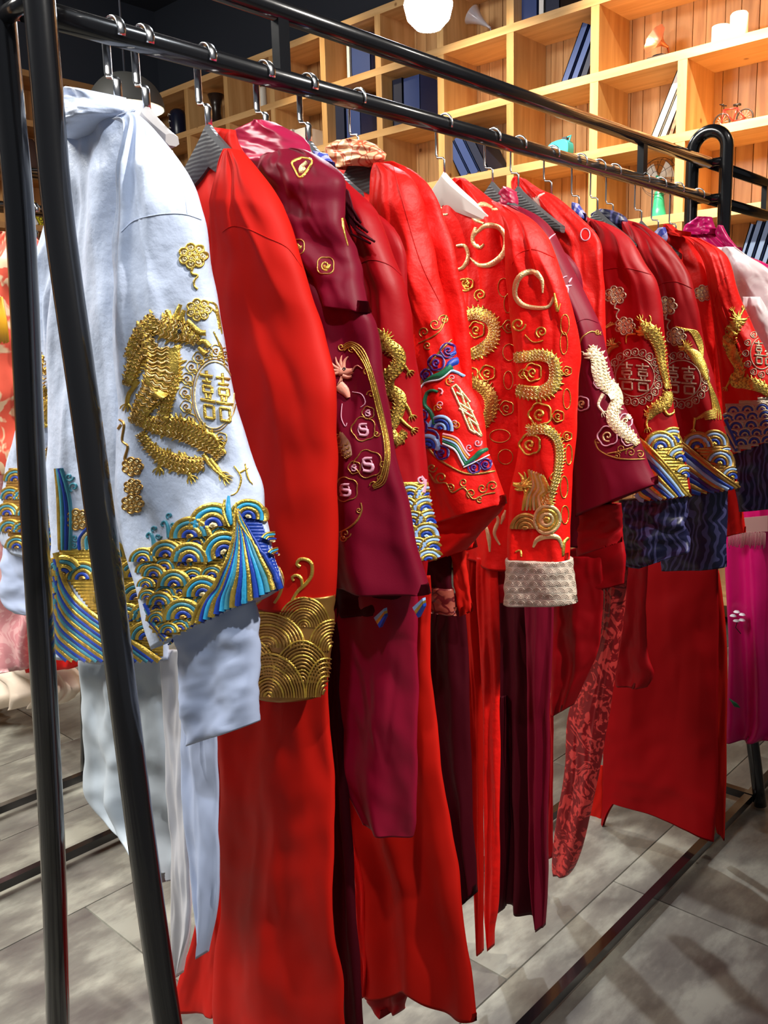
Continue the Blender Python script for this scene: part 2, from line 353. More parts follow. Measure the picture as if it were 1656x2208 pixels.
# ============================================================ GARMENT TOOLS
def loft(name, parent, rows, m, T=.02, nu=36, nv=60, folds=(3, .006, 0, .1), nz=.004, seed=0, X=None, X2=None, xoff=None, hollow=True, tt=None, crease=None, label=None, hemf=None):
    """rows of (xL,yL,xR,yR) pixels on the plane X (X2 at the right edge), or (YL,zL,YR,zR) metres when X is negative."""
    vs = []; rings = []
    P3 = []
    for r in rows:
        if X is not None and X > 0:
            a = onX(r[0], r[1], X); b = onX(r[2], r[3], X2 or X)
        else:
            a = Vector((-X, r[0], r[1])); b = Vector((-X, r[2], r[3]))
        P3.append(tuple(a) + tuple(b))
    nu = int(nu * 1.5); nv = int(nv * 1.4)
    ncol = 2 * nu; rg = random.Random(seed * 13 + 5); crs = []
    if nv > 52:
        for _ in range(7):
            u0 = rg.uniform(.08, .92); v0 = rg.uniform(-.05, .45); crs.append((u0, v0, u0 + rg.uniform(-.22, .22), v0 + rg.uniform(.18, .5), rg.uniform(.03, .06), rg.choice((-1, 1, 1)) * rg.uniform(.0018, .0042) * min(1, T / .02)))
    ts = arclen_resample([tuple(((r[0] + r[2]) / 2, (r[1] + r[3]) / 2)) for r in rows], nv)
    for j, t in enumerate(ts):
        q = catmull(P3, t); A = Vector(q[:3]); B = Vector(q[3:]); d = B - A
        nrm = Vector((-d.y, d.x, 0)); nrm = nrm.normalized() if nrm.length > 1e-5 else Vector((-1, 0, 0))
        if nrm.dot(Vector((-1, -.05, 0))) < 0: nrm = -nrm
        vv = j / nv
        Tr = T * (tt(vv) if tt else min(1, .25 + vv * 6))
        ring = []
        for k in range(ncol):
            back = k > nu; u = k / nu if not back else (ncol - k) / nu
            p = A.lerp(B, u); prof = max(0, 1 - abs(2 * u - 1) ** 2.4) ** .5
            n1, amp, ph, lean = folds
            f = amp * (.25 + .75 * vv) * math.sin(2 * math.pi * (n1 * u + ph + lean * vv) + .8 * math.sin(4 * vv + seed)) * (.35 + .65 * prof)
            f += nz * noise.noise(Vector((u * 3.3 + seed, vv * 6, seed * 1.7))) * 2 + nz * .5 * noise.noise(Vector((u * 8 + seed, vv * 14, seed)))
            if not back or prof > .05:
                for (a0, b0, a1, b1, cw, ca) in crs:
                    q_ = (vv - b0) / (b1 - b0)
                    if -.2 < q_ < 1.2:
                        w_ = math.sin(math.pi * min(1, max(0, (q_ + .2) / 1.4))); dd = (u - a0 - (a1 - a0) * q_) / cw
                        if abs(dd) < 3: f += ca * w_ * math.exp(-abs(dd) ** 1.5)
            if crease: f += crease(u, vv)
            if xoff: f += xoff(u, vv)
            if hemf: p = p + Vector((0, 0, hemf(u) * vv ** 5))
            ring.append(len(vs)); vs.append(p + nrm * (f + (Tr * prof if not back else -Tr * prof * .9)))
        rings.append(ring)
    fs = []
    for a, b in zip(rings, rings[1:]):
        for k in range(ncol): fs.append((a[k], b[k], b[(k + 1) % ncol], a[(k + 1) % ncol]))
    def strip(ring):
        for k in range(nu):
            a, b = ring[k], ring[k + 1]; c = ring[(ncol - k - 1) % ncol]; d = ring[(ncol - k) % ncol]
            f = [a, b, c, d]; g = []
            for i in f:
                if i not in g: g.append(i)
            if len(g) > 2: fs.append(tuple(g))
    strip(rings[0])
    if hollow:
        up = Vector((0, 0, .014)); inner = []; a = rings[-1]
        for k in range(ncol):
            md = (vs[a[k]] + vs[a[(ncol - k) % ncol]]) / 2
            inner.append(len(vs)); vs.append(vs[a[k]].lerp(md, .45) + up)
        for k in range(ncol): fs.append((a[k], inner[k], inner[(k + 1) % ncol], a[(k + 1) % ncol]))
        strip(inner)
    else: strip(rings[-1])
    mb = MB(); mb.add(vs, fs, m); o = mb.build(name, parent, True, label); o['_'] = 0; del o['_']
    bvh = BVHTree.FromPolygons(vs, fs)
    return o, bvh
def garment(X, label, cat='robe', group=None, name='robe'):
    group = 'robes and jackets on the front rack'
    return root(name, label, cat, (X, YR, 0), group)
def rough_body(g, X, m, hem, seed=0, wd=.235, T=.022, far=True, arm=.62, col=None, top=1.585):
    """jacket body and far sleeve on the hanger, mostly hidden behind its neighbours (metres)"""
    rows = [(YR + .05, top + .03, YR - .05, top + .03), (YR + .10, top + .01, YR - .10, top + .01), (YR + .19, top - .045, YR - .175, top - .045), (YR + .215, top - .13, YR - .19, top - .13),
            (YR + .21, top - .35, YR - .19, top - .35), (YR + wd, hem + .1, YR - wd + .02, hem + .1), (YR + wd, hem, YR - wd + .03, hem)]
    o, b = loft('body', g, rows, m, T, 28, 40, (2.5, .006, seed * .3, .1), .004, seed, X=-X)
    if far:
        rows = [(YR + .17, top - .03, YR + .13, top - .03), (YR + .25, top - .12, YR + .15, top - .12), (YR + .31, top - .30, YR + .17, top - .3), (YR + .36, top - arm, YR + .19, top - arm)]
        loft('sleeve', g, rows, m, .026, 20, 28, (1.5, .005, seed * .2, .1), .004, seed + 3, X=-(X + .004), tt=lambda v: min(1, .4 + v * 4))
    return b
class Emb:
    """raised thread work laid on a cloth surface"""
    def __init__(s, bvhs, clip=None): s.b = bvhs if isinstance(bvhs, list) else [bvhs]; s.mb = MB(); s.T = None; s.k = 0
    def hit(s, x, y):
        d = ray(x, y).normalized(); best = None
        for b in s.b:
            h = b.ray_cast(CAM, d)
            if h[0] is not None and (best is None or h[3] < best[3]): best = h
        if best is None: return None
        n = best[1]
        if n.dot(d) > 0: n = -n
        return best[0], n, best[3]
    def tp(s, P):
        if s.T is None: return P
        cx, cy, ax, ay, bx, by = s.T
        return [(cx + p[0] * ax + p[1] * bx, cy + p[0] * ay + p[1] * by) for p in P]
    def line(s, P, w, m, z=0, smooth=True, step=5, raise_=1.0, closed=False):
        P = s.tp(P)
        if closed: P = P + [P[0]]
        L = sum(math.dist(a, b) for a, b in zip(P, P[1:])); n = max(2, min(60, int(L / step)))
        if not smooth: n = max(n, 2)
        pts = []
        if smooth and len(P) > 2:
            for t in arclen_resample(P, n): pts.append(catmull(P, t))
        else:
            for t in arclen_resample(P, n):
                q = t * (len(P) - 1); i = min(int(q), len(P) - 2); f = q - i; pts.append((P[i][0] * (1 - f) + P[i + 1][0] * f, P[i][1] * (1 - f) + P[i + 1][1] * f))
        ws = w if isinstance(w, (list, tuple)) else [w, w]
        seg = []; segs = [seg]
        for i, p in enumerate(pts):
            h = s.hit(*p)
            if h is None: seg = []; segs.append(seg); continue
            if seg and abs(h[2] - seg[-1][2][2]) > .03: seg = []; segs.append(seg)
            a = pts[max(i - 1, 0)]; b = pts[min(i + 1, len(pts) - 1)]; tx, ty = b[0] - a[0], b[1] - a[1]; l = math.hypot(tx, ty) or 1
            q = i / (len(pts) - 1) * (len(ws) - 1); j = min(int(q), len(ws) - 2); ww = (ws[j] * (1 - (q - j)) + ws[j + 1] * (q - j)) / 2
            seg.append((p, (-ty / l * ww, tx / l * ww), h, ww))
        for sg in segs:
            if len(sg) < 2: continue
            vs = []; fs = []
            for p, o, h, ww in sg:
                C, N, dist = h; lim = 2.6 * ww * dist / FPX
                side = []
                for sgn in (-1, 1):
                    d = ray(p[0] + o[0] * sgn, p[1] + o[1] * sgn); den = d.dot(N); q = None
                    if abs(den) > 1e-6: q = CAM + d * ((C - CAM).dot(N) / den) - C
                    if q is None or q.length > lim: q = (q.normalized() * lim) if q else Vector((0, 0, 0))
                    side.append(q)
                hgt = min(.0018, .24 * ww * 2 * dist / FPX) * raise_; lift = .0009 + z * .00045
                for f, e, g in ((0, 1, 0), (0, .62, .8), (0, 0, 1), (1, .62, .8), (1, 1, 0)):
                    vs.append(C + side[f] * e + N * (lift + hgt * g - (.0014 if e == 1 else 0)))
            for i in range(len(sg) - 1):
                for k in range(4): fs.append((i * 5 + k, i * 5 + k + 1, i * 5 + 6 + k, i * 5 + 5 + k))
            s.mb.add(vs, fs, m)
    def spiral(s, cx, cy, r, w, m, turns=1.4, a0=0, d=1, z=0, sy=1, tail=None):
        n = 14; P = []
        for i in range(n + 1):
            t = i / n; rr = r * (1 - t) + r * .12 * t; a = a0 + d * turns * 2 * math.pi * t; P.append((cx + rr * math.cos(a), cy + rr * math.sin(a) * sy))
        if tail: P = list(tail) + P
        s.line(P, w, m, z, step=3)
    def ring(s, cx, cy, rx, ry, w, m, z=0, a0=0, a1=2 * math.pi, rot=0, step=4):
        n = max(8, int(abs(a1 - a0) * 4)); c, q = math.cos(rot), math.sin(rot); P = []
        for i in range(n + 1):
            a = a0 + (a1 - a0) * i / n; x = rx * math.cos(a); y = ry * math.sin(a); P.append((cx + x * c - y * q, cy + x * q + y * c))
        s.line(P, w, m, z, step=step)
    def stack(s, cx, cy, r, cols, rot=0, sy=1.0, z=None, a0=-math.pi, a1=0):
        """rainbow-like wave: rings from outside in"""
        s.k += 1; zz = s.k * .35 if z is None else z; n = len(cols); w = r / n
        for i, c in enumerate(cols):
            rr = r - w * (i + .5)
            if rr < w * .3: rr = w * .35
            s.ring(cx, cy, rr, rr * sy, w * 1.12, c, zz, a0, a1, rot)
    def stripes(s, A, B, n, cols, over=1.1, z=0):
        for i in range(n):
            t = (i + .5) / n; P = [(a[0] * (1 - t) + b[0] * t, a[1] * (1 - t) + b[1] * t) for a, b in zip(A, B)]
            ws = [max(.8, math.dist(a, b) / n * over) for a, b in zip(A, B)]
            s.line(P, ws, cols[i % len(cols)], z, step=7)
    def xi(s, T, w, m, one=False):
        s.T = T
        for ox in ((-.5,) if one else (-.98, .02)):
            def q(x, y): return (ox + x * .96, -1 + y * 2)
            for a, b in (((.08, .10), (.92, .10)), ((.5, 0), (.5, .22)), ((.2, .22), (.8, .22)), ((.22, .31), (.78, .31)), ((.22, .31), (.22, .44)), ((.78, .31), (.78, .44)), ((.22, .44), (.78, .44)), ((.34, .47), (.4, .56)), ((.66, .47), (.6, .56)),
                         ((0, .6), (1, .6)), ((.2, .7), (.8, .7)), ((.2, .7), (.2, .95)), ((.8, .7), (.8, .95)), ((.2, .95), (.8, .95))):
                s.line([q(*a), q(*b)], w, m, 1, False)
        s.T = None
    def cloud(s, cx, cy, r, m, m2, tail=True, z=0):
        for k in range(7):
            a = k * math.pi * 2 / 7; s.ring(cx + r * .68 * math.cos(a), cy + r * .6 * math.sin(a), r * .30, r * .28, r * .16, m, z + 1)
            s.ring(cx + r * .62 * math.cos(a), cy + r * .55 * math.sin(a), r * .13, r * .13, r * .2, m2, z)
        for k in range(4):
            a = k * math.pi / 2 + .5; s.ring(cx + r * .3 * math.cos(a), cy + r * .28 * math.sin(a), r * .2, r * .2, r * .14, m, z + 1); s.ring(cx + r * .25 * math.cos(a), cy + r * .25 * math.sin(a), r * .1, r * .1, r * .2, m2, z)
        if tail: s.line([(cx, cy + r * .8), (cx - r * .1, cy + r * 1.2), (cx + r * .35, cy + r * 1.35), (cx + r * .1, cy + r * 1.7), (cx + r * .1, cy + r * 2.1), (cx + r * .35, cy + r * 2.3)], [r * .2, r * .16, r * .14], m, z + 1)
    def swirl(s, cx, cy, r, m, m2=None, lob=6, z=0, w=None):
        """cloud head: lobed outline with a curl inside"""
        w = w or r * .16; P = []
        for i in range(lob * 5 + 1):
            a = 2 * math.pi * i / (lob * 5) + .4; rr = r * (.84 + .16 * abs(math.sin(a * lob / 2))); P.append((cx + rr * math.cos(a), cy + rr * math.sin(a)))
        s.line(P, w, m, z, step=3); s.spiral(cx, cy, r * .55, w * 1.2, m2 or m, 1.3, 1.2, 1, z)
    def dragon(s, P, W, m, md, spines=True, z=2, side=1, scale_step=9):
        s.line(P, W, m, z, step=4); P2 = s.tp(P); n = max(6, int(sum(math.dist(a, b) for a, b in zip(P2, P2[1:])) / scale_step)); sv = s.T; s.T = None
        for i, t in enumerate(arclen_resample(P2, n)):
            c = catmull(P2, min(t, .999)); e = catmull(P2, min(t + .01, 1)); tx, ty = e[0] - c[0], e[1] - c[1]; l = math.hypot(tx, ty) or 1; tx /= l; ty /= l; nx, ny = -ty, tx
            q = i / n * (len(W) - 1); j = min(int(q), len(W) - 2); w = W[j] * (1 - q + j) + W[j + 1] * (q - j)
            for o in (-.3, .0, .3):
                x, y = c[0] + nx * w * o, c[1] + ny * w * o
                s.line([(x - nx * w * .15 - tx * 2, y - ny * w * .15 - ty * 2), (x + tx * 3, y + ty * 3), (x + nx * w * .15 - tx * 2, y + ny * w * .15 - ty * 2)], max(1.3, w * .06), md, z + 5, step=3)
            if spines:
                q_ = random.uniform(.08, .34); x, y = c[0] + nx * w * .45 * side, c[1] + ny * w * .45 * side
                s.line([(x, y), (x + nx * side * w * q_ - tx * w * .1, y + ny * side * w * q_ - ty * w * .1)], [w * .22, 1], m, z, False)
        s.T = sv
    def claw(s, P, w, m, z=3):
        s.line(P, [w, w * .6], m, z); a, b = P[-2], P[-1]; an = math.atan2(b[1] - a[1], b[0] - a[0])
        for d in (-1.1, -.4, .3, 1.0):
            l = w * 1.5; s.line([b, (b[0] + l * math.cos(an + d) * .6, b[1] + l * math.sin(an + d) * .6), (b[0] + l * math.cos(an + d * .7), b[1] + l * math.sin(an + d * .7))], [w * .4, 1], m, z)
    def head(s, cx, cy, r, m, md, d=1, z=4):
        for k in range(6):
            a = math.pi * (.9 + k * .13); s.line([(cx, cy), (cx + d * r * .9 * math.cos(a), cy + r * .9 * math.sin(a)), (cx + d * r * 1.5 * math.cos(a + .2), cy + r * 1.4 * math.sin(a + .2))], [r * .5, r * .3, 1.2], m, z)
        s.line([(cx - d * r * .3, cy), (cx + d * r * .4, cy + r * .1), (cx + d * r, cy - r * .05)], [r * .9, r * .7, r * .4], m, z + 1)
        s.line([(cx, cy + r * .4), (cx + d * r * .5, cy + r * .55), (cx + d * r * .9, cy + r * .45)], [r * .5, r * .35, r * .15], m, z + 1)
        s.ring(cx + d * r * .15, cy - r * .15, r * .13, r * .13, r * .16, md, z + 4)
        s.line([(cx + d * r * .9, cy), (cx + d * r * 1.3, cy - r * .5), (cx + d * r * 1.8, cy - r * .2)], [r * .12, 1.2], m, z)
        for k in range(3): s.line([(cx - d * r * .1, cy + r * .5), (cx - d * r * (.1 + .2 * k), cy + r * (1.0 + .12 * k))], [r * .25, 1], m, z)
    def fill(s, poly, m, w=7, z=-1):
        ys = [p[1] for p in poly]; y = min(ys) + w * .4
        while y < max(ys):
            xs = []
            for (x0, y0), (x1, y1) in zip(poly, poly[1:] + poly[:1]):
                if (y0 <= y) != (y1 <= y): xs.append(x0 + (x1 - x0) * (y - y0) / (y1 - y0))
            xs.sort()
            for a, b in zip(xs[::2], xs[1::2]):
                if b - a > 2: s.line([(a, y), (b, y)], w * 1.3, m, z, False, 6, .3)
            y += w
    def build(s, name, parent, label=None):
        if s.mb.v:
            o = s.mb.build(name, parent, True, label)
            if name in ('scroll_embroidery', 'whisker_embroidery', 'spray_embroidery'): o['kind'] = 'stuff'
            return o

def seams(S, parent, m, lines, w=2.2):
    E = Emb(S)
    for P in lines: E.line(P, w, m, -.6, True, 5, .9)
    E.build('seam', parent)
# ============================================================ GARMENTS ON THE FRONT RACK
# ---- G1 pale blue robe
X1 = .62
g1 = garment(X1, 'pale ice-blue silk robe with gold dragon roundel and blue gold wave cuffs, nearest on rack')
body1, bb = loft('body', g1, [(150, 262, 262, 225), (146, 300, 292, 235), (143, 380, 340, 320), (132, 520, 330, 520), (120, 660, 335, 660), (113, 860, 345, 860), (112, 990, 350, 990), (120, 1060, 350, 1080), (130, 1160, 352, 1180), (121, 1250, 352, 1260), (124, 1345, 354, 1350), (126, 1418, 356, 1424)],
    BLUE, .022, 40, 70, (1.7, .009, .1, .15), .006, 1, X=X1)
nb = loft('collar', g1, [(176, 194, 246, 205), (140, 214, 272, 232), (139, 236, 268, 250), (150, 256, 240, 262), (152, 290, 195, 292), (152, 300, 170, 302)], BLUE, .045, 28, 26, (1, .004, 0, .1), .006, 5, X=X1 - .005, tt=lambda v: .55 + .45 * math.sin(v * 2.6))
def cr1(u, v):   # long fold running down from the shoulder point
    return .010 * math.exp(-((u - .30 - .1 * v) / .07) ** 2) * math.exp(-((v - .18) / .22) ** 2) - .008 * math.exp(-((u - .12) / .08) ** 2) * math.exp(-((v - .2) / .2) ** 2)
sl1, sb = loft('sleeve', g1, [(248, 250, 285, 236), (262, 258, 318, 262), (268, 300, 352, 305), (262, 380, 400, 385), (256, 500, 434, 470), (254, 600, 452, 590), (254, 700, 466, 680), (257, 820, 484, 800), (259, 920, 508, 900), (259, 1010, 530, 980), (262, 1090, 553, 1050), (282, 1180, 566, 1120), (308, 1260, 585, 1190), (326, 1340, 598, 1235), (345, 1394, 606, 1268)],
    BLUE, .034, 44, 80, (1.3, .005, .35, .2), .007, 2, X=X1 - .045, X2=X1 - .02, crease=cr1)
loft('lining_cuff', g1, [(380, 1350, 550, 1295), (388, 1400, 557, 1350), (396, 1480, 558, 1430), (404, 1545, 558, 1500), (412, 1604, 557, 1556)], BLUE2, .022, 26, 30, (1.2, .006, .2, 0), .003, 3, X=X1 - .03, tt=lambda v: 1)
fs1, fb = loft('sleeve', g1, [(168, 300, 215, 280), (150, 350, 240, 330), (118, 440, 230, 420), (92, 540, 220, 520), (77, 590, 200, 600), (75, 650, 190, 680), (79, 710, 185, 760), (70, 850, 180, 860), (40, 960, 170, 960), (24, 1008, 165, 1020), (13, 1065, 150, 1080), (5, 1120, 140, 1150), (18, 1172, 135, 1208)],
    BLUE, .03, 30, 60, (1.4, .006, .2, .2), .005, 8, X=X1 + .04)
loft('lining_cuff', g1, [(20, 1150, 150, 1170), (10, 1200, 150, 1210), (8, 1250, 150, 1260), (7, 1293, 150, 1300), (40, 1318, 150, 1333)], BLUE2, .02, 22, 22, (1.2, .004, .2, 0), .003, 9, X=X1 + .045, tt=lambda v: 1)
loft('skirt', g1, [(170, 1400, 362, 1400), (177, 1450, 364, 1450), (180, 1560, 366, 1560), (183, 1660, 368, 1660), (200, 1725, 369, 1740), (240, 1778, 370, 1810), (300, 1822, 371, 1860), (352, 1850, 371, 1900)], GREYB, .014, 36, 50, (2.5, .012, .1, .1), .006, 11, X=X1 + .03)
loft('panel', g1, [(345, 1400, 410, 1400), (358, 1500, 412, 1500), (366, 1700, 408, 1700), (372, 1900, 412, 1900), (376, 2020, 412, 2010), (380, 2108, 388, 2100)], WHITE, .008, 14, 50, (1, .006, .1, .1), .003, 12, X=X1 + .012)
loft('panel', g1, [(390, 1400, 460, 1400), (392, 1560, 464, 1560), (394, 1700, 468, 1700), (408, 1850, 470, 1850), (420, 1950, 467, 1930), (427, 2010, 458, 1990), (434, 2060, 440, 2058)], BLUE2, .008, 16, 50, (1.5, .006, .3, .1), .003, 13, X=X1 + .002)
# ---- G2 long plain red robe with gold cuff
X2 = .775
g2 = garment(X2, 'long plain scarlet robe with a gold scallop cuff, right behind the pale blue robe')
loft('body', g2, [(468, 276, 514, 282), (442, 300, 520, 310), (425, 345, 540, 350), (419, 420, 560, 420), (425, 480, 600, 480), (440, 560, 640, 560), (450, 800, 670, 800), (455, 1200, 690, 1200), (460, 1500, 697, 1500)],
    REDS, .02, 34, 60, (2.2, .007, .2, .1), .004, 21, X=X2 + .008)
def cr2(u, v): return -.012 * math.exp(-((u - .16) / .05) ** 2) * math.exp(-((v - .12) / .14) ** 2)
sl2, s2b = loft('sleeve', g2, [(492, 322, 520, 324), (480, 360, 556, 365), (470, 420, 592, 420), (462, 500, 622, 492), (455, 560, 645, 553), (440, 640, 667, 640), (430, 740, 692, 730), (420, 850, 725, 833), (415, 950, 728, 942), (420, 1100, 727, 1100), (440, 1200, 722, 1230), (470, 1290, 713, 1310)],
    REDS, .036, 44, 80, (1.2, .004, .15, .1), .005, 22, X=X2 - .03, crease=cr2)
cf2, c2b = loft('cuff', g2, [(500, 1265, 716, 1285), (510, 1330, 712, 1345), (520, 1400, 706, 1410), (530, 1450, 698, 1455), (540, 1484, 687, 1503)], mat('gold_lame', (.40, .20, .05), .38, .7), .036, 36, 24, (1.2, .004, .15, .1), .003, 23, X=X2 - .032, tt=lambda v: 1)
loft('skirt', g2, [(468, 1440, 700, 1440), (470, 1560, 704, 1560), (478, 1700, 712, 1700), (476, 1850, 718, 1850), (470, 2000, 728, 2000), (466, 2130, 742, 2130), (466, 2260, 748, 2260), (466, 2330, 752, 2330)], REDS, .02, 40, 60, (1.6, .009, .3, .05), .006, 24, X=X2)
loft('panel', g2, [(440, 1560, 478, 1560), (446, 1750, 482, 1750), (440, 1900, 480, 1900), (424, 2000, 480, 2000), (392, 2100, 476, 2100), (379, 2150, 470, 2180), (380, 2176, 466, 2192)], REDS, .008, 20, 50, (1, .006, .1, .1), .003, 25, X=X2 + .03)
# ---- G3 maroon layered jacket
X3 = .86
g3 = garment(X3, 'maroon layered jacket with pale pink cloud scrolls, right behind the scarlet robe')
loft('collar', g3, [(560, 262, 585, 262), (516, 282, 650, 296), (508, 310, 672, 328), (530, 350, 690, 350), (555, 380, 700, 372)], WINE, .03, 26, 24, (1.2, .005, .1, 0), .004, 31, X=X3, tt=lambda v: .6 + .4 * v)
lo3, l3b = loft('sleeve', g3, [(610, 600, 745, 600), (622, 640, 775, 640), (630, 680, 799, 676), (640, 720, 810, 715), (660, 830, 824, 820), (670, 920, 835, 915), (680, 1000, 851, 990), (690, 1100, 873, 1090), (700, 1200, 898, 1200), (715, 1262, 922, 1283)], MAR, .03, 40, 64, (1.6, .009, .42, .05), .004, 33, X=X3 - .022, tt=lambda v: 1)
up3, u3b = loft('shoulder_cape', g3, [(575, 330, 640, 320), (560, 345, 676, 330), (570, 400, 731, 380), (590, 450, 738, 440), (620, 520, 752, 520), (650, 580, 768, 580), (676, 630, 784, 630), (684, 652, 797, 674)], MAR, .03, 36, 44, (1.7, .007, .3, .15), .006, 32, X=X3 - .026)
loft('lining', g3, [(690, 1180, 896, 1180), (720, 1250, 890, 1250), (728, 1290, 858, 1300), (740, 1330, 838, 1322)], DMAR, .012, 24, 14, (1.5, .006, .1, 0), .003, 34, X=X3 + .006)
loft('skirt', g3, [(640, 1200, 898, 1200), (680, 1300, 900, 1320), (700, 1400, 899, 1420), (722, 1500, 898, 1560), (732, 1600, 898, 1680), (745, 1700, 896, 1770), (780, 1778, 888, 1806)], mat('raspberry_cloth', (.30, .003, .028), .5, 0, spec=.3, bump=('noise', 400, .15, .0006)), .014, 34, 50, (1.4, .007, .36, .06), .003, 35, X=X3 + .012)
loft('panel', g3, [(690, 1250, 735, 1250), (697, 1400, 735, 1400), (705, 1600, 742, 1600), (715, 1800, 758, 1800), (725, 2000, 772, 2000), (742, 2130, 780, 2130), (748, 2300, 790, 2300)], DMAR, .01, 16, 50, (1, .006, .1, .1), .003, 36, X=X3 + .004)
# ---- G4 crimson jacket
X4 = .945
g4 = garment(X4, 'crimson jacket with gold dragon and blue gold scale cuff, behind the maroon layered jacket', 'jacket', None, 'jacket')
rough_body(g4, X4, CRIM, .93, 4, arm=.6, T=.018, top=1.51)
sl4, s4b = loft('sleeve', g4, [(690, 352, 724, 372), (700, 385, 752, 400), (720, 440, 800, 446), (735, 500, 826, 495), (750, 560, 852, 560), (765, 620, 873, 620), (775, 707, 886, 707), (785, 825, 895, 825), (800, 942, 907, 942), (815, 1060, 922, 1060), (825, 1150, 933, 1140), (835, 1206, 940, 1205)], CRIM, .03, 30, 70, (1.2, .005, .2, .1), .005, 42, X=X4 - .028)
loft('collar', g4, [(682, 326, 700, 330), (684, 345, 716, 352), (690, 362, 722, 372)], BLUBR, .012, 10, 8, (1, 0, 0, 0), .001, 43, X=X4 - .012, tt=lambda v: 1)
loft('skirt', g4, [(860, 1240, 930, 1240), (850, 1360, 925, 1383), (800, 1450, 930, 1480), (760, 1600, 946, 1600), (742, 1690, 958, 1690), (752, 1800, 975, 1800), (776, 1910, 995, 1910), (782, 2010, 1010, 2030), (786, 2090, 1022, 2100), (786, 2140, 1033, 2196)], REDS, .016, 44, 60, (2.3, .012, .1, .08), .004, 45, X=X4 + .022, hemf=lambda u: .035 * math.exp(-((u - .48) / .16) ** 2))
loft('skirt', g4, [(786, 2060, 905, 2060), (786, 2120, 895, 2118), (800, 2165, 880, 2150), (830, 2184, 872, 2176)], CRIM, .014, 20, 14, (1.5, .01, .1, 0), .003, 46, X=X4 + .05, tt=lambda v: 1)
loft('panel', g4, [(735, 1690, 748, 1690), (745, 1800, 762, 1800), (760, 1900, 782, 1900), (768, 2000, 786, 2000), (775, 2080, 790, 2090), (782, 2150, 786, 2150)], REDB, .004, 8, 30, (1, .002, .1, .1), .002, 47, X=X4 + .004)
# ---- G5 red coat, gold brocade collar
X5 = 1.05
g5 = garment(X5, 'red satin coat with orange gold fret collar and rainbow wave medallion on the sleeve', 'coat', None, 'coat')
loft('collar', g5, [(735, 306, 790, 304), (712, 318, 812, 314), (705, 336, 828, 332), (716, 352, 824, 348), (735, 366, 790, 360)], GOLDBR, .03, 26, 20, (1, 0, 0, 0), .003, 51, X=X5 - .012, tt=lambda v: .75)
b5, b5b = loft('body', g5, [(725, 352, 850, 348), (722, 385, 900, 372), (740, 440, 938, 414), (800, 520, 956, 475), (830, 620, 980, 534), (850, 700, 998, 640), (880, 800, 1010, 720), (900, 1000, 1016, 860), (915, 1160, 1020, 1100), (930, 1215, 1025, 1180)], REDB, .022, 34, 60, (1.7, .009, .15, .2), .006, 52, X=X5 + .012)
sl5, s5b = loft('sleeve', g5, [(810, 352, 832, 352), (800, 380, 880, 378), (800, 430, 905, 430), (815, 500, 918, 500), (830, 580, 938, 580), (842, 650, 953, 650), (855, 740, 977, 738), (866, 820, 998, 809), (880, 900, 1030, 883), (890, 980, 1048, 962), (900, 1060, 1067, 1021), (905, 1140, 1089, 1086)], REDB, .028, 36, 70, (1.4, .007, .2, .15), .006, 53, X=X5 - .026)
loft('sleeve_hem', g5, [(900, 1080, 1089, 1072), (905, 1120, 1088, 1092), (908, 1170, 1045, 1140), (914, 1216, 1000, 1188)], REDB, .022, 24, 14, (1.2, .004, .2, .1), .003, 54, X=X5 - .02, tt=lambda v: 1)
loft('lining', g5, [(910, 1190, 972, 1180), (912, 1240, 975, 1240), (914, 1280, 978, 1290), (916, 1302, 984, 1326)], DMAR, .01, 16, 14, (1, .002, .1, 0), .002, 55, X=X5 - .012, tt=lambda v: 1)
bf5, f5b = loft('hem_band', g5, [(905, 1262, 978, 1270), (905, 1290, 981, 1300), (905, 1312, 985, 1328)], FRETR, .012, 14, 8, (1, .002, .1, 0), .001, 56, X=X5 - .014, tt=lambda v: 1)
loft('panel', g5, [(974, 1190, 1002, 1180), (978, 1230, 1008, 1230), (982, 1270, 1012, 1270), (992, 1330, 1018, 1318)], REDS, .006, 10, 16, (1, .003, .1, 0), .002, 57, X=X5 - .006, tt=lambda v: 1)
loft('skirt', g5, [(930, 1280, 1000, 1280), (925, 1400, 1006, 1400), (926, 1500, 1012, 1500), (945, 1650, 1016, 1650), (965, 1780, 1020, 1780), (985, 1880, 1024, 1870), (1002, 1948, 1026, 1922)], DMAR, .014, 24, 50, (1.5, .008, .1, 0), .003, 58, X=X5 + .03)  # shade on this red skirt is put into its colour as dark maroon
CREAMP = mat('cream_lame', (.72, .62, .50), .38, .25, bump=('noise', 300, .25, .0006), var=(60, .12))
# ---- G6 bright red coat, gold scrolls
X6 = 1.275
g6 = garment(X6, 'bright red coat covered in gold dragons and scrolls with a cream scallop cuff', 'coat', None, 'coat')
b6, b6b = loft('body', g6, [(985, 384, 1000, 384), (955, 405, 1060, 432), (940, 450, 1110, 470), (950, 520, 1120, 540), (965, 620, 1125, 640), (985, 760, 1130, 760), (1000, 900, 1130, 900), (1003, 1050, 1130, 1050), (1003, 1130, 1130, 1130), (1004, 1200, 1130, 1236)], REDB, .026, 40, 70, (1.7, .008, .1, .1), .007, 61, X=X6 + .012)
sl6, s6b = loft('sleeve', g6, [(1060, 432, 1100, 448), (1085, 460, 1140, 470), (1100, 510, 1170, 505), (1103, 560, 1192, 552), (1103, 625, 1220, 625), (1104, 690, 1236, 690), (1112, 760, 1243, 750), (1120, 820, 1240, 820), (1123, 900, 1237, 900), (1121, 990, 1230, 990), (1112, 1060, 1228, 1060), (1104, 1130, 1226, 1130), (1099, 1200, 1229, 1208)], REDB, .036, 40, 80, (1.1, .004, .1, .1), .007, 62, X=X6 - .03)
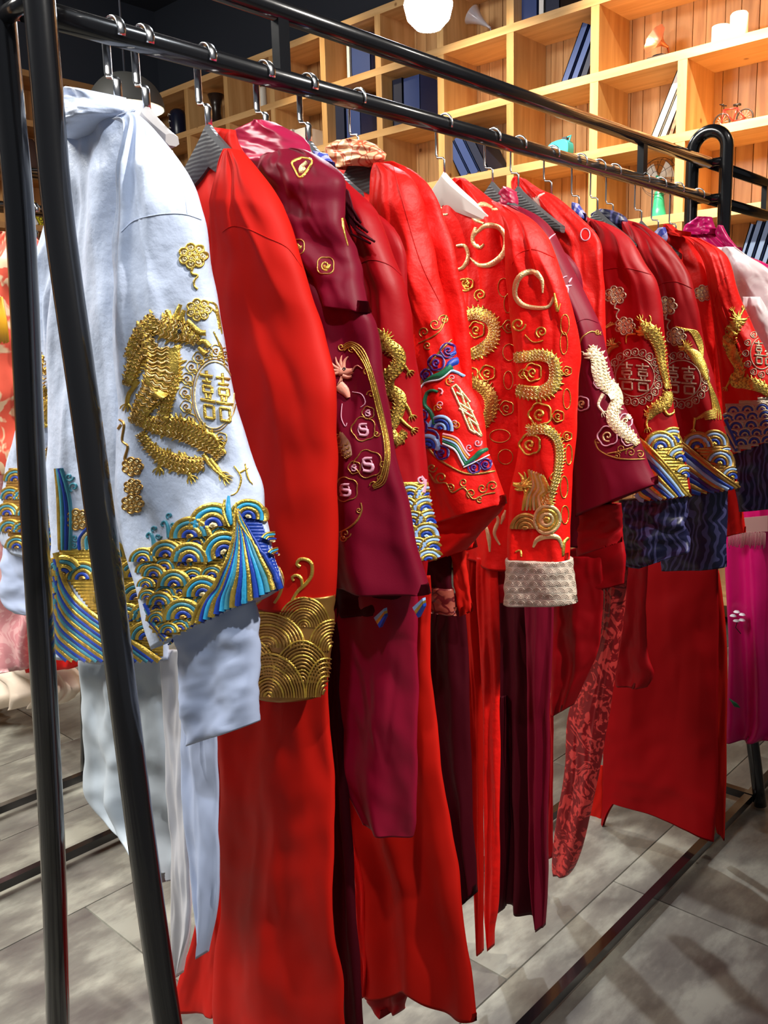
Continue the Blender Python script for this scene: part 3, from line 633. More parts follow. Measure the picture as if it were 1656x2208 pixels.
cu6, c6b = loft('cuff', g6, [(1098, 1200, 1232, 1207), (1096, 1240, 1236, 1245), (1094, 1275, 1240, 1275), (1092, 1297, 1243, 1300)], CREAMP, .040, 36, 16, (1.1, .004, .1, 0), .002, 63, X=X6 - .032, tt=lambda v: 1)
loft('lining', g6, [(1015, 1190, 1100, 1220), (1020, 1240, 1105, 1260), (1032, 1275, 1100, 1290), (1040, 1290, 1092, 1300)], CRIM, .012, 20, 14, (1.5, .004, .1, 0), .003, 64, X=X6 + .02, tt=lambda v: 1)
for i, (rows, mm) in enumerate((([(996, 1190, 1024, 1190), (1000, 1330, 1030, 1330), (1010, 1500, 1040, 1500), (1015, 1700, 1042, 1700), (1020, 1830, 1043, 1850), (1026, 1920, 1042, 1950), (1033, 2056, 1037, 2056)], REDS),
    ([(1028, 1200, 1072, 1210), (1032, 1350, 1078, 1350), (1040, 1500, 1078, 1500), (1046, 1700, 1078, 1700), (1048, 1850, 1077, 1850), (1046, 1960, 1075, 1950), (1052, 2010, 1066, 2000), (1057, 2046, 1060, 2044)], REDB))):
    loft('panel', g6, rows, mm, .009, 14, 60, (1.4, .005, .1, .1), .003, 65 + i, X=X6 + .004 - .01 * i)
# ---- G7 wine jacket with pink embroidery and ivory dragon
X7 = 1.42
g7 = garment(X7, 'wine red jacket with pink cloud scrolls and an ivory dragon down its sleeve', 'jacket', None, 'jacket')
loft('collar', g7, [(1090, 402, 1110, 415), (1076, 418, 1116, 440), (1070, 434, 1110, 455)], WINE, .02, 14, 12, (1, 0, 0, 0), .002, 70, X=X7, tt=lambda v: .8)
rough_body(g7, X7, MAR, .94, 7, arm=.58, top=1.50)
sl7, s7b = loft('sleeve', g7, [(1080, 440, 1120, 445), (1120, 462, 1160, 466), (1150, 500, 1191, 502), (1180, 560, 1222, 562), (1200, 620, 1252, 625), (1215, 700, 1290, 700), (1225, 770, 1308, 765), (1230, 850, 1332, 850), (1236, 930, 1372, 930), (1238, 1000, 1396, 997), (1240, 1060, 1415, 1035), (1242, 1114, 1419, 1042)], MAR, .03, 40, 70, (1.4, .006, .2, .1), .004, 72, X=X7 - .026)
loft('lining', g7, [(1236, 1090, 1340, 1085), (1238, 1140, 1342, 1120), (1242, 1180, 1343, 1150), (1244, 1200, 1342, 1168)], CRIM, .014, 20, 14, (1, .002, .1, 0), .002, 73, X=X7, tt=lambda v: 1)
for i, (rows, mm, dx) in enumerate((([(1070, 1200, 1150, 1200), (1074, 1400, 1150, 1400), (1078, 1600, 1160, 1600), (1084, 1800, 1166, 1800), (1084, 1900, 1168, 1900), (1082, 1942, 1160, 1984)], DMAR, .01), ([(1130, 1200, 1190, 1200), (1135, 1400, 1190, 1400), (1140, 1600, 1184, 1600), (1144, 1800, 1182, 1800), (1150, 1930, 1176, 1920), (1162, 1996, 1169, 2002)], MAR, .0), ([(1078, 1500, 1092, 1500), (1078, 1800, 1094, 1800), (1076, 1930, 1088, 1930), (1078, 1962, 1082, 1964)], DMAR, -.004))):
    loft('skirt' if i == 0 else 'panel', g7, rows, mm, .012, 20, 50, (1.8, .012, .1, .1), .004, 74 + i, X=X7 + dx)
# ---- G8 red satin jacket
X8 = 1.53
g8 = garment(X8, 'red satin jacket with a white feather motif on its shoulder, behind the wine jacket', 'jacket', None, 'jacket')
b8, b8b = loft('body', g8, [(1112, 380, 1132, 386), (1104, 392, 1165, 408), (1110, 420, 1200, 424), (1130, 450, 1250, 470), (1160, 520, 1290, 520), (1200, 600, 1300, 600), (1220, 800, 1310, 800), (1225, 1100, 1315, 1100)], REDB, .024, 30, 50, (1.6, .01, .2, .2), .007, 81, X=X8)
loft('lining_cuff', g8, [(1180, 1200, 1340, 1150), (1200, 1260, 1350, 1200), (1210, 1290, 1345, 1260)], CRIM, .012, 20, 14, (1, .002, .1, 0), .002, 82, X=X8 + .01, tt=lambda v: 1)
loft('skirt', g8, [(1186, 1200, 1300, 1200), (1188, 1305, 1300, 1300), (1189, 1420, 1290, 1400), (1189, 1500, 1272, 1445), (1190, 1546, 1236, 1520)], CRIM, .012, 26, 40, (1.5, .008, .3, 0), .003, 83, X=X8 + .002)
# ---- G9 dark red jacket with round double happiness
X9 = 1.67
g9 = garment(X9, 'dark red satin jacket with grey double-happiness medallion beside an upright gold dragon', 'jacket', None, 'jacket')
b9, b9b = loft('body', g9, [(1240, 455, 1262, 468), (1225, 490, 1330, 492), (1230, 560, 1360, 540), (1240, 700, 1380, 700), (1245, 900, 1390, 900), (1250, 1060, 1400, 1060)], CRIM, .022, 26, 50, (1.6, .009, .2, .2), .005, 91, X=X9 + .012)
loft('collar', g9, [(1236, 436, 1246, 440), (1234, 452, 1262, 462), (1240, 466, 1264, 476)], BLUBR, .012, 10, 8, (1, 0, 0, 0), .001, 90, X=X9 - .006, tt=lambda v: 1)
def cr9(u, v): return -.01 * math.exp(-((u - .28) / .07) ** 2) * math.exp(-((v - .06) / .1) ** 2)
sl9, s9b = loft('sleeve', g9, [(1266, 474, 1300, 478), (1262, 505, 1356, 512), (1258, 560, 1395, 572), (1256, 610, 1418, 612), (1260, 660, 1429, 680), (1265, 740, 1433, 740), (1275, 820, 1441, 820), (1290, 890, 1452, 880), (1320, 940, 1464, 935), (1360, 1000, 1476, 1000), (1381, 1080, 1487, 1070)], CRIM, .032, 40, 70, (1.3, .006, .2, .1), .005, 92, X=X9 - .03, crease=cr9)
cu9, c9b = loft('lining_cuff', g9, [(1335, 1078, 1484, 1068), (1338, 1110, 1480, 1110), (1330, 1150, 1480, 1140), (1325, 1190, 1485, 1170), (1340, 1218, 1486, 1192), (1380, 1225, 1450, 1200)], NAVY, .03, 30, 24, (1.3, .01, .2, .3), .008, 93, X=X9 - .02, tt=lambda v: 1)
loft('lining', g9, [(1240, 1170, 1400, 1180), (1244, 1205, 1420, 1200), (1250, 1228, 1424, 1212)], FRETR, .01, 20, 8, (1, .002, .1, 0), .002, 94, X=X9, tt=lambda v: 1)
loft('skirt', g9, [(1296, 1200, 1356, 1200), (1299, 1340, 1346, 1300), (1272, 1420, 1330, 1420), (1228, 1535, 1308, 1570), (1222, 1650, 1288, 1680), (1204, 1760, 1264, 1790), (1193, 1850, 1244, 1860), (1196, 1884, 1228, 1885)], REDBR, .02, 30, 60, (1.2, .006, .3, .1), .003, 95, X=X9 - .01, tt=lambda v: 1)
loft('panel', g9, [(1180, 1500, 1194, 1500), (1180, 1700, 1192, 1700), (1184, 1850, 1190, 1850)], CRIM, .005, 8, 20, (1, .003, 0, 0), .002, 96, X=X9 + .02)
# ---- G10 second dark red jacket with phoenix
X10 = 1.87
g10 = garment(X10, 'dark red satin jacket with grey double-happiness medallion beside a trailing gold phoenix', 'jacket', None, 'jacket')
b10, b10b = loft('body', g10, [(1330, 470, 1352, 474), (1335, 495, 1400, 492), (1345, 550, 1450, 550), (1360, 700, 1460, 700), (1380, 900, 1480, 900), (1390, 1060, 1490, 1060)], CRIM, .02, 24, 50, (1.6, .01, .2, .2), .006, 101, X=X10 + .012)
loft('collar', g10, [(1300, 452, 1320, 453), (1276, 462, 1344, 464), (1284, 476, 1352, 480), (1300, 492, 1330, 496)], NAVY, .024, 18, 12, (1, 0, 0, 0), .002, 100, X=X10 - .02, tt=lambda v: 1)
sl10, s10b = loft('sleeve', g10, [(1340, 478, 1375, 480), (1345, 505, 1425, 510), (1360, 560, 1462, 555), (1375, 620, 1490, 605), (1380, 680, 1508, 670), (1390, 740, 1517, 740), (1400, 820, 1540, 815), (1420, 900, 1558, 900), (1440, 960, 1573, 960), (1455, 1020, 1588, 1020), (1470, 1070, 1594, 1052)], CRIM, .032, 40, 70, (1.3, .007, .1, .15), .006, 102, X=X10 - .03)
loft('lining_cuff', g10, [(1440, 1060, 1568, 1050), (1430, 1120, 1569, 1100), (1427, 1180, 1568, 1170), (1428, 1229, 1568, 1222)], NAVY, .03, 26, 20, (1.2, .006, .2, .1), .003, 103, X=X10 - .02, tt=lambda v: 1)
loft('skirt', g10, [(1336, 1200, 1400, 1200), (1340, 1300, 1394, 1305), (1330, 1400, 1396, 1400), (1325, 1450, 1411, 1450), (1330, 1480, 1395, 1482)], CRIM, .012, 18, 30, (1.2, .006, .1, .1), .003, 104, X=X10 - .03)
REDSH = mat('shaded_red_cloth', (.30, .002, .004), .6, 0, spec=.1, bump=('noise', 400, .15, .0006))  # darker red for the G11 skirt, shade from the cuffs put into colour
# ---- G11 red jacket, navy wave cuff
X11 = 2.06
g11 = garment(X11, 'red jacket with gold dragon above a navy scale wave hem, beside the blush jacket', 'jacket', None, 'jacket')
loft('collar', g11, [(1420, 494, 1434, 490), (1408, 506, 1440, 512), (1412, 520, 1434, 524)], BLUBR, .012, 12, 8, (1, 0, 0, 0), .001, 110, X=X11 - .035, tt=lambda v: 1)
loft('collar', g11, [(1436, 484, 1446, 484), (1430, 492, 1470, 504), (1434, 506, 1490, 514)], REDS, .02, 14, 10, (1, 0, 0, 0), .002, 111, X=X11 - .01, tt=lambda v: 1)
b11, b11b = loft('body', g11, [(1436, 500, 1485, 508), (1430, 530, 1520, 530), (1440, 600, 1545, 600), (1470, 700, 1560, 700), (1500, 900, 1580, 900), (1510, 1060, 1600, 1060), (1515, 1120, 1606, 1140), (1520, 1166, 1607, 1148)], REDB, .022, 26, 50, (1.6, .01, .2, .2), .006, 112, X=X11 + .012)
sl11, s11b = loft('sleeve', g11, [(1470, 508, 1510, 514), (1495, 525, 1560, 545), (1520, 570, 1580, 590), (1532, 640, 1598, 650), (1540, 700, 1622, 705), (1548, 760, 1652, 760), (1556, 830, 1674, 830), (1562, 900, 1690, 900), (1575, 960, 1700, 930), (1583, 980, 1706, 935)], REDB, .03, 34, 60, (1.3, .006, .2, .1), .005, 113, X=X11 - .03)
loft('lining_cuff', g11, [(1575, 950, 1705, 930), (1580, 1010, 1700, 1000), (1588, 1060, 1700, 1060), (1594, 1102, 1700, 1092)], NAVY, .028, 22, 16, (1.2, .006, .2, .1), .003, 114, X=X11 - .02, tt=lambda v: 1)
loft('skirt', g11, [(1300, 1160, 1552, 1180), (1305, 1300, 1549, 1260), (1303, 1500, 1549, 1450), (1300, 1640, 1548, 1640), (1298, 1720, 1546, 1740), (1296, 1770, 1543, 1780), (1294, 1806, 1541, 1814)], REDSH, .016, 48, 60, (1.4, .009, .05, .05), .005, 115, X=X11 - .02, hemf=lambda u: .125 * min(1, max(0, (u - .02) / .12)) ** .6 * (1 - u) ** .9)
loft('panel', g11, [(1530, 1230, 1550, 1230), (1528, 1300, 1560, 1300), (1532, 1400, 1568, 1400), (1538, 1600, 1567, 1600), (1540, 1750, 1565, 1750), (1546, 1790, 1563, 1812)], REDS, .008, 12, 40, (1, .003, .1, 0), .002, 116, X=X11 + .012)
loft('panel', g11, [(1265, 1650, 1300, 1650), (1262, 1750, 1300, 1740), (1260, 1810, 1292, 1800), (1266, 1814, 1288, 1806)], REDS, .007, 10, 20, (1, .003, .1, 0), .002, 117, X=X11 + .01)
# ---- G12 white-pink floral jacket
X12 = 2.22
g12 = garment(X12, 'white and blush floral satin jacket hanging near the far end of the rack', 'jacket', None, 'jacket')
b12, b12b = loft('body', g12, [(1545, 533, 1585, 532), (1540, 548, 1612, 552), (1548, 600, 1660, 582), (1570, 700, 1700, 640), (1590, 800, 1730, 760), (1600, 900, 1740, 900)], PINKJ, .03, 34, 50, (1.5, .012, .2, .2), .006, 121, X=X12)
loft('sleeve', g12, [(1600, 640, 1640, 640), (1608, 720, 1680, 720), (1620, 800, 1700, 800), (1630, 850, 1710, 850)], PINKJ, .024, 20, 30, (1.3, .006, .2, .1), .003, 122, X=X12 - .06)
# ---- G13 magenta robe
X13 = 2.335
g13 = garment(X13, 'magenta satin robe with a pink rolled collar, last on the rack by the far frame')
loft('collar', g13, [(1505, 468, 1535, 468), (1480, 485, 1540, 484), (1474, 500, 1545, 494), (1490, 508, 1552, 505)], MAG, .025, 20, 14, (1.5, .006, 0, 0), .003, 130, X=X13 - .01, tt=lambda v: .8)
loft('lapel', g13, [(1550, 486, 1558, 486), (1542, 504, 1572, 510), (1556, 522, 1588, 530), (1580, 545, 1600, 546)], MAG, .012, 12, 14, (1, 0, 0, 0), .002, 131, X=X13 - .03, tt=lambda v: 1)
loft('body', g13, [(1478, 500, 1552, 505), (1500, 530, 1600, 546), (1530, 600, 1680, 600), (1550, 800, 1700, 800), (1560, 1060, 1720, 1060), (1568, 1200, 1730, 1200), (1572, 1400, 1735, 1400), (1570, 1560, 1740, 1540), (1571, 1596, 1690, 1590)], MAG, .03, 44, 70, (2.3, .016, .1, .15), .010, 132, X=X13)
FRG = mat('dusty_pink_fringe_thread', (.42, .24, .22), .6); fr = MB()
for k in range(34):
    px = 1571 + k * 2.4; a = onX(px, 1146 + random.random() * 3, X13 - .055); b = onX(px - 1, 1178 + random.uniform(-4, 6), X13 - .055)
    fr.tube([a, (a + b) / 2 + Vector((.001, 0, 0)), b], .0009, FRG, 5)
o = fr.build('fringe', g13, True, 'pale pink thread fringe'); o['kind'] = 'stuff'
fm = MB(); a = onX(1568, 1120, X13 - .055); b = onX(1655, 1112, X13 - .055); c = onX(1655, 1146, X13 - .055); d = onX(1568, 1150, X13 - .055)
off = Vector((.004, 0, 0)); fm.add([a, b, c, d, a + off, b + off, c + off, d + off], [(0, 1, 2, 3), (7, 6, 5, 4), (0, 4, 5, 1), (1, 5, 6, 2), (2, 6, 7, 3), (3, 7, 4, 0)], FRG); fm.build('fringe_band', g13, False)
# ---- hangers, one per garment
hanger(.628, YR, 'flat steel hook hanger holding the pale blue robe by its collar', 0, HW, True, wid=.035)
hanger(.668, YR, 'light grey hanger with flat hook just behind the pale blue robe', 0, HG, True, zc=1.63, wid=.05)
hanger(X2 - .012, YR, 'charcoal wooden hanger with flat hook showing beside the scarlet robe collar', 0, HW, True, zc=1.625)
hanger(X3 + .004, YR, 'flat steel hook hanger inside the maroon layered jacket', 0, HW, True)
hanger(X4 + .002, YR, 'flat steel hook hanger with crimson jacket, under the rack upright', 0, HW, True)
hanger(X5 + .002, YR, 'thin wire hook hanger in the fret collar coat', 0, HW)
hanger(X6 - .006, YR, 'charcoal hanger with bright top holding the gold scroll coat', 0, mat('pale_hanger', (.55, .52, .48), .4), zc=1.628)
hanger(X7 - .006, YR, 'grained charcoal wooden hanger above the wine red jacket', 0, HW, zc=1.63)
hanger(X8 - .03, YR, 'thin hook hanger inside the red satin jacket with feather motif', 0)
hanger(X9 - .05, YR, 'dark hanger of the jacket with medallion and gold dragon', 0)
hanger(X9 + .06, YR, 'dark spare hanger with bent hook between the two medallion jackets', 0, zc=1.615)
hanger(X10 - .06, YR, 'grained dark hanger showing left of the navy brocade collar', 0, zc=1.62)
hanger(X10 + .01, YR, 'dark hanger of the jacket with medallion and gold phoenix', 0, zc=1.615)
hanger(X11 - .04, YR, 'dark plastic hanger topmost behind the phoenix jacket', 0, zc=1.615)
hanger(X11 + .05, YR, 'dark hanger left of the magenta collar, second from the rack end', 0, zc=1.60)
hanger(X12 - .01, YR, 'dark hanger in the white and blush jacket', 0, zc=1.60)
hanger(X13, YR, 'grey clip hanger inside the magenta collar at rack end', 0, HG, zc=1.575, wid=.12)
# ============================================================ EMBROIDERY
def scales(E, pts, r, cols, sy=1.0, rot=0, z0=0):
    """rows of overlapping wave scales; pts = list of rows, each (x0,y0,x1,y1,count)"""
    for k, (x0, y0, x1, y1, n) in enumerate(pts):
        for i in range(n):
            t = (i + .5) / n if n > 1 else .5; E.stack(x0 + (x1 - x0) * t, y0 + (y1 - y0) * t, r, cols, rot, sy, z0 + k * 1.0 + (i % 2) * .3)
C1 = [GOLD, TEAL, GOLD, RBLUE, GOLDD]; C1b = [GOLD, CYAN, GOLD, RBLUE, GOLDL]
# -- G1 sleeve: roundel, clouds, wave cuff
E = Emb(sb)
for P, W in (([(338, 686), (313, 711), (292, 741), (280, 770)], [34, 40, 34, 20]), ([(345, 700), (375, 712), (405, 722), (425, 738)], [44, 52, 40, 22]),
             ([(338, 737), (302, 762), (287, 800), (277, 828)], [40, 44, 34, 20]), ([(352, 750), (352, 796), (336, 838), (311, 872), (294, 910)], [62, 66, 60, 44, 28]),
             ([(374, 762), (374, 813), (362, 859), (352, 906)], [26, 30, 26, 20]), ([(292, 900), (338, 918), (380, 923), (423, 940), (461, 965), (478, 985)], [24, 34, 44, 48, 42, 24]),
             ([(305, 935), (325, 965), (358, 990), (400, 1003), (440, 1000)], [18, 24, 34, 40, 24])):
    E.dragon(P, W, GOLD, GOLDD, True, 2, -1, 8); E.dragon(P, [w * .92 for w in W], GOLD, GOLDL, True, 2, 1, 15)
for P in ([(359, 669), (368, 686), (366, 706)], [(390, 656), (380, 682), (378, 700)], [(398, 668), (388, 690)], [(428, 742), (440, 735), (452, 748)], [(430, 750), (446, 764)], [(405, 690), (430, 715), (445, 718)]): E.line(P, [9, 13][:2], GOLD, 3)
for P in ([(300, 820), (280, 850), (276, 870)], [(440, 980), (462, 1010), (486, 1030)], [(455, 990), (478, 1020)], [(400, 1000), (412, 1026)], [(350, 985), (345, 1008)], [(425, 945), (455, 935), (470, 950)]): E.claw(P, 12, GOLD)
E.ring(389, 715, 3.2, 3.2, 5, BLKT, 14); E.ring(387, 703, 2.2, 2.2, 4, BLKT, 14)
E.build('dragon_embroidery', sl1, 'gold thread dragon')
E = Emb(sb)
E.ring(462, 852, 42, 72, 3, GOLDL); E.ring(462, 852, 47, 78, 2.2, GOLDD)
E.xi((466, 856, 34, 6, 4, 54), 6.5, GOLD)
for k in range(13):
    a = math.pi * (.42 + k * .1); x, y = 462 + 62 * math.cos(a), 852 + 96 * math.sin(a); E.swirl(x, y, 13, GOLD, GOLDD, 5); E.spiral(x + 6, y + 12, 7, 3, GOLD, 1.2, a)
E.build('medallion_embroidery', sl1, 'gold round double-happiness medallion')
E = Emb(sb)
for a_ in ((416, 552, 31, GOLD, GOLDL), (429, 668, 27, GOLD, GOLDL, False), (287, 1006, 23, GOLDD, GOLDL, False), (288, 1050, 20, GOLDD, GOLDL, False), (287, 1086, 24, GOLDD, GOLDL, False)):
    E = Emb(sb); E.cloud(*a_); E.build('cloud_embroidery', sl1, 'gold thread cloud')
E = Emb(sb)
E.line([(258, 905), (268, 915), (264, 950), (276, 962), (270, 990), (280, 1000)], [5, 4, 7], GOLDD); E.line([(262, 915), (255, 925)], 5, GOLDD)
for P in ([(505, 1005), (520, 1030), (512, 1060), (498, 1068)], [(528, 1000), (535, 1030), (545, 1045)], [(515, 1020), (535, 1010)], [(440, 650), (462, 655), (470, 680), (478, 720)], [(446, 660), (466, 675), (472, 710)], [(460, 715), (476, 750), (484, 790)]): E.line(P, [3, 5, 2], GOLD)
E.build('whisker_embroidery', sl1, 'thin gold whiskers')
E = Emb(sb)
E.fill([(300, 1200), (350, 1180), (400, 1135), (440, 1110), (500, 1125), (512, 1130), (505, 1180), (490, 1220), (465, 1265), (432, 1315), (424, 1345), (350, 1388), (335, 1360), (312, 1270)], GOLD)
E.fill([(508, 1120), (548, 1078), (562, 1120), (600, 1230), (604, 1268), (430, 1345), (470, 1260)], RBLUE)
scales(E, [(300, 1215, 500, 1150, 4), (300, 1238, 490, 1200, 5), (315, 1262, 480, 1240, 4), (312, 1290, 470, 1270, 5), (325, 1316, 460, 1300, 4), (330, 1340, 450, 1325, 4), (345, 1366, 440, 1348, 3)], 27, C1)
for i, (x, y, r, rot) in enumerate(((535, 1116, 40, .25), (463, 1136, 52, -.1), (415, 1158, 45, -.1), (487, 1192, 48, -.55), (363, 1200, 37, 0), (313, 1210, 30, 0), (415, 1210, 42, 0), (338, 1242, 27, 0), (321, 1264, 20, 0), (382, 1262, 36, 0), (444, 1282, 44, -.1), (325, 1290, 20, 0), (352, 1302, 29, 0), (402, 1332, 43, -.1), (345, 1338, 20, 0), (372, 1362, 22, 0), (580, 1170, 22, .4), (590, 1200, 18, .4))):
    E.stack(x, y, r, C1b if x > 430 else C1, rot, 1.0, 5 + i * .4)
E.build('wave_scales', sl1, 'gold, teal and royal blue wave arches'); E = Emb(sb)
A = [(513, 1128), (506, 1170), (494, 1215), (470, 1262), (436, 1312), (424, 1345)]; B = [(513, 1096), (530, 1125), (549, 1158), (572, 1200), (596, 1238), (606, 1264)]
E.stripes(A, B, 16, [GOLD, RBLUE, CYAN, GOLD, RBLUE, CYAN, TEAL], 1.12, 12)
E.line([(513, 1085), (508, 1120), (506, 1165), (494, 1212), (470, 1258), (434, 1308), (420, 1345)], [4, 9, 8, 8], GOLD, 15); E.line([(513, 1098), (520, 1130), (560, 1190)], [10, 6, 3], GOLD, 12)
E.line([(497, 1070), (496, 1100), (503, 1130)], [4, 12, 8], CYAN, 11); E.line([(490, 1078), (487, 1105), (497, 1135)], [4, 7, 5], GOLD, 12)
for i, c in enumerate((RBLUE, TEAL, GOLD, RBLUE, GOLD)): E.line([(318 + i * 3, 1300 + i * 12), (338 + i * 5, 1345 + i * 6), (365 + i * 6, 1385 + i * 1)], 8, c, 8)
E.build('wave_stripes', sl1, 'fanned gold, cyan and royal blue stripes')
E = Emb(sb)
for x, y, s in ((330, 1150, 1), (362, 1125, 1.3)):
    E.line([(x + 4, y + 26 * s), (x, y + 8), (x - 6, y - 2), (x - 13, y + 4), (x - 10, y + 10)], [12, 9, 6, 5], TEAL); E.spiral(x + 12, y + 6, 7, 4.5, TEAL, 1.1); E.spiral(x + 4, y - 10 * s, 7, 4, TEAL, 1.2, 2)
E.build('spray_embroidery', sl1, 'teal wave sprays')
E = Emb(fb)
E.fill([(20, 1010), (140, 1030), (140, 1190), (60, 1185), (8, 1150), (5, 1100)], GOLDD)
scales(E, [(15, 1035, 130, 1045, 3), (8, 1075, 130, 1080, 4), (-5, 1110, 130, 1112, 3), (8, 1145, 130, 1150, 4), (20, 1180, 135, 1185, 3)], 27, C1)
for i in range(5): E.line([(72 + i * 3, 1185 - i * 6), (100, 1170 - i * 7), (135, 1140 - i * 8)], 7, [RBLUE, GOLD, TEAL][i % 3], 7)
E.build('wave_band', fs1, 'gold and navy wave cuff'); E = Emb(fb)
for P in ([(80, 760), (92, 790), (88, 830), (95, 860)], [(86, 850), (100, 880), (92, 920)]): E.dragon(P, [24, 34, 30, 18], GOLD, GOLDD, True, 1)
E.cloud(110, 980, 20, GOLDD, GOLDL, False); E.build('dragon_embroidery', fs1, 'gold dragon edge'); E = Emb(bb)
A = [(124, 1185), (138, 1240), (165, 1285), (205, 1320), (250, 1352), (300, 1386), (352, 1424)]; B = [(118, 1395), (122, 1402), (126, 1408), (130, 1412), (135, 1417), (140, 1421), (150, 1426)]
E.fill([(128, 1185), (352, 1190), (352, 1418), (300, 1390), (200, 1320), (140, 1240)], GOLD)
scales(E, [(190, 1200, 360, 1200, 2), (150, 1250, 380, 1240, 4), (215, 1300, 380, 1285, 3), (250, 1340, 390, 1330, 3), (290, 1380, 400, 1370, 2)], 40, C1)
E.stack(138, 1240, 44, C1, -.5, 1, 5); E.build('wave_scales', body1, 'gold, teal and navy wave arches'); E = Emb(bb)
E.stripes(A, B, 17, [GOLD, RBLUE, TEAL, GOLD, RBLUE, TEAL], 1.15, 6)
for (x0, c) in ((0, GOLD), (6, TEAL), (13, RBLUE), (21, TEAL)): E.line([(122 + x0 * .5, 1010), (126 + x0, 1060), (128 + x0 * 1.2, 1110), (130 + x0, 1185)], 8, c, 1)
for i, c in enumerate((RBLUE, GOLDL, TEAL)): E.line([(172 + i * 8, 1185), (172 + i * 8, 1160), (192 + i * 6, 1135 + i * 8)], 6, c, 1)
E.build('wave_stripes', body1, 'striped gold, teal and navy hem corner'); E = Emb(bb)
E.spiral(150, 1028, 10, 5, TEAL, 1.2); E.spiral(160, 1050, 11, 5, TEAL, 1.2, 2); E.line([(142, 1025), (140, 1060), (142, 1090)], [5, 7, 5], TEAL); E.spiral(162, 1160, 8, 4, TEAL); E.spiral(160, 1175, 8, 4, TEAL)
E.cloud(168, 1120, 26, GOLDD, GOLDL, False); E.build('spray_embroidery', body1)
# -- G2 gold scallop cuff and feelers
E = Emb([c2b, s2b])
GG = [GOLD, GOLDD]
def fan(cx, cy, rx, ry, n, a0, a1, z): 
    for i in range(n): t = 1 - (i + .4) / n; E.ring(cx, cy, rx * t, ry * t, rx / n * .82, GOLDD if i % 4 else GOLD, z, a0, a1)
fan(655, 1352, 58, 66, 11, -math.pi, 0, 0); fan(575, 1396, 84, 78, 12, -math.pi, 0, 1); fan(716, 1402, 52, 68, 10, -math.pi, 0, 1.5); fan(546, 1455, 50, 80, 9, -math.pi, 0, 2)
fan(652, 1470, 62, 92, 12, -math.pi, 0, 3); fan(582, 1502, 78, 96, 14, -math.pi, 0, 4.5); fan(700, 1500, 42, 86, 9, -math.pi, 0, 5)
E.build('scallop_embroidery', cf2, 'gold thread overlapping scallops'); E = Emb(s2b)
E.line([(630, 1294), (642, 1275), (660, 1258), (672, 1240), (672, 1216), (660, 1206), (646, 1206), (640, 1216), (648, 1222)], [7, 9, 9, 8, 7], GOLD); E.line([(652, 1266), (650, 1248), (640, 1240), (630, 1244), (634, 1252)], [8, 7, 6], GOLD)
E.line([(592, 1300), (604, 1280), (610, 1250), (600, 1222), (594, 1226)], [6, 7, 5], GOLDD)
E.build('feeler_embroidery', sl2, 'raised gold curls')
# -- G3
E = Emb(u3b)
E.line([(650, 340), (672, 345), (668, 360), (648, 383), (636, 366), (630, 350), (650, 340)], [4, 5, 4], GOLD); E.line([(662, 350), (650, 360), (648, 372), (658, 362)], [8, 9, 5], GOLDL)
for x, y, r in ((702, 573, 20), (640, 532, 18)): E.swirl(x, y, r, GOLDD, GOLD, 4, 0, 3); E.line([(x - 4, y), (x + 4, y + 6), (x + 10, y - 2)], [4, 9, 4], GOLD if r > 18 else GOLDD)
E.line([(738, 470), (742, 500), (750, 530)], [3, 4, 2], GOLD); E.build('cloud_embroidery', up3, 'gold cloud outlines'); E = Emb(l3b)
for k in range(4):
    d = k * 3.4; E.line([(738 + d * .5, 746 + d), (757, 737 + d), (782 - d, 752 + d), (800 - d, 793), (815 - d, 848), (828 - d, 903), (838 - d, 950), (840 - d, 993), (830 - d, 1040 - d), (806, 1054 - d)], [2.5, 3.6, 2.8], GOLD if k % 2 else GOLDD, k)
for x, y, r, a in ((736, 748, 9, 0), (758, 752, 8, 1), (792, 800, 8, 2), (800, 850, 9, 3), (826, 1000, 8, 1), (806, 1046, 9, 3), (820, 1030, 7, 2), (812, 935, 8, 0)): E.spiral(x, y, r, 2.6, GOLD, 1.3, a)
E.build('phoenix_tail_embroidery', lo3, 'bronze gold tail feathers'); E = Emb(l3b)
for x, y, r in ((784, 925, 27), (794, 890, 14), (794, 1000, 31), (764, 1008, 14), (746, 1055, 27)): E.swirl(x, y, r, GOLDD, PALEP, 5, 0, 2.6); E.line([(x + r * .3, y - r * .4), (x - r * .3, y - r * .35), (x - r * .25, y), (x + r * .3, y + r * .1), (x + r * .2, y + r * .5), (x - r * .35, y + r * .45)], [r * .15, r * .28, r * .2], PALEP, 2)
E.line([(733, 1147), (752, 1138), (770, 1122), (780, 1100), (778, 1084)], [3, 6, 3], GOLDD); E.spiral(774, 1100, 7, 2.5, GOLDD); E.spiral(745, 1150, 12, 2.5, GOLDD, 1.5); E.spiral(740, 1160, 8, 2.5, GOLDD)
E.build('cloud_embroidery', lo3, 'pale pink and bronze clouds'); E = Emb(l3b)
E.head(740, 800, 24, SALM, BLKT); E.line([(730, 830), (745, 845), (752, 858)], [24, 22, 8], SALM, 3); E.dragon([(726, 940), (742, 965), (752, 985)], [30, 34, 16], mat('brown_thread', (.22, .09, .05), .5), GOLDD)
E.line([(760, 845), (780, 850), (788, 868), (778, 878)], 2, PALEP); E.line([(738, 870), (736, 900), (745, 920), (748, 912)], 2, PALEP); E.build('dragon_embroidery', lo3, 'salmon dragon head')
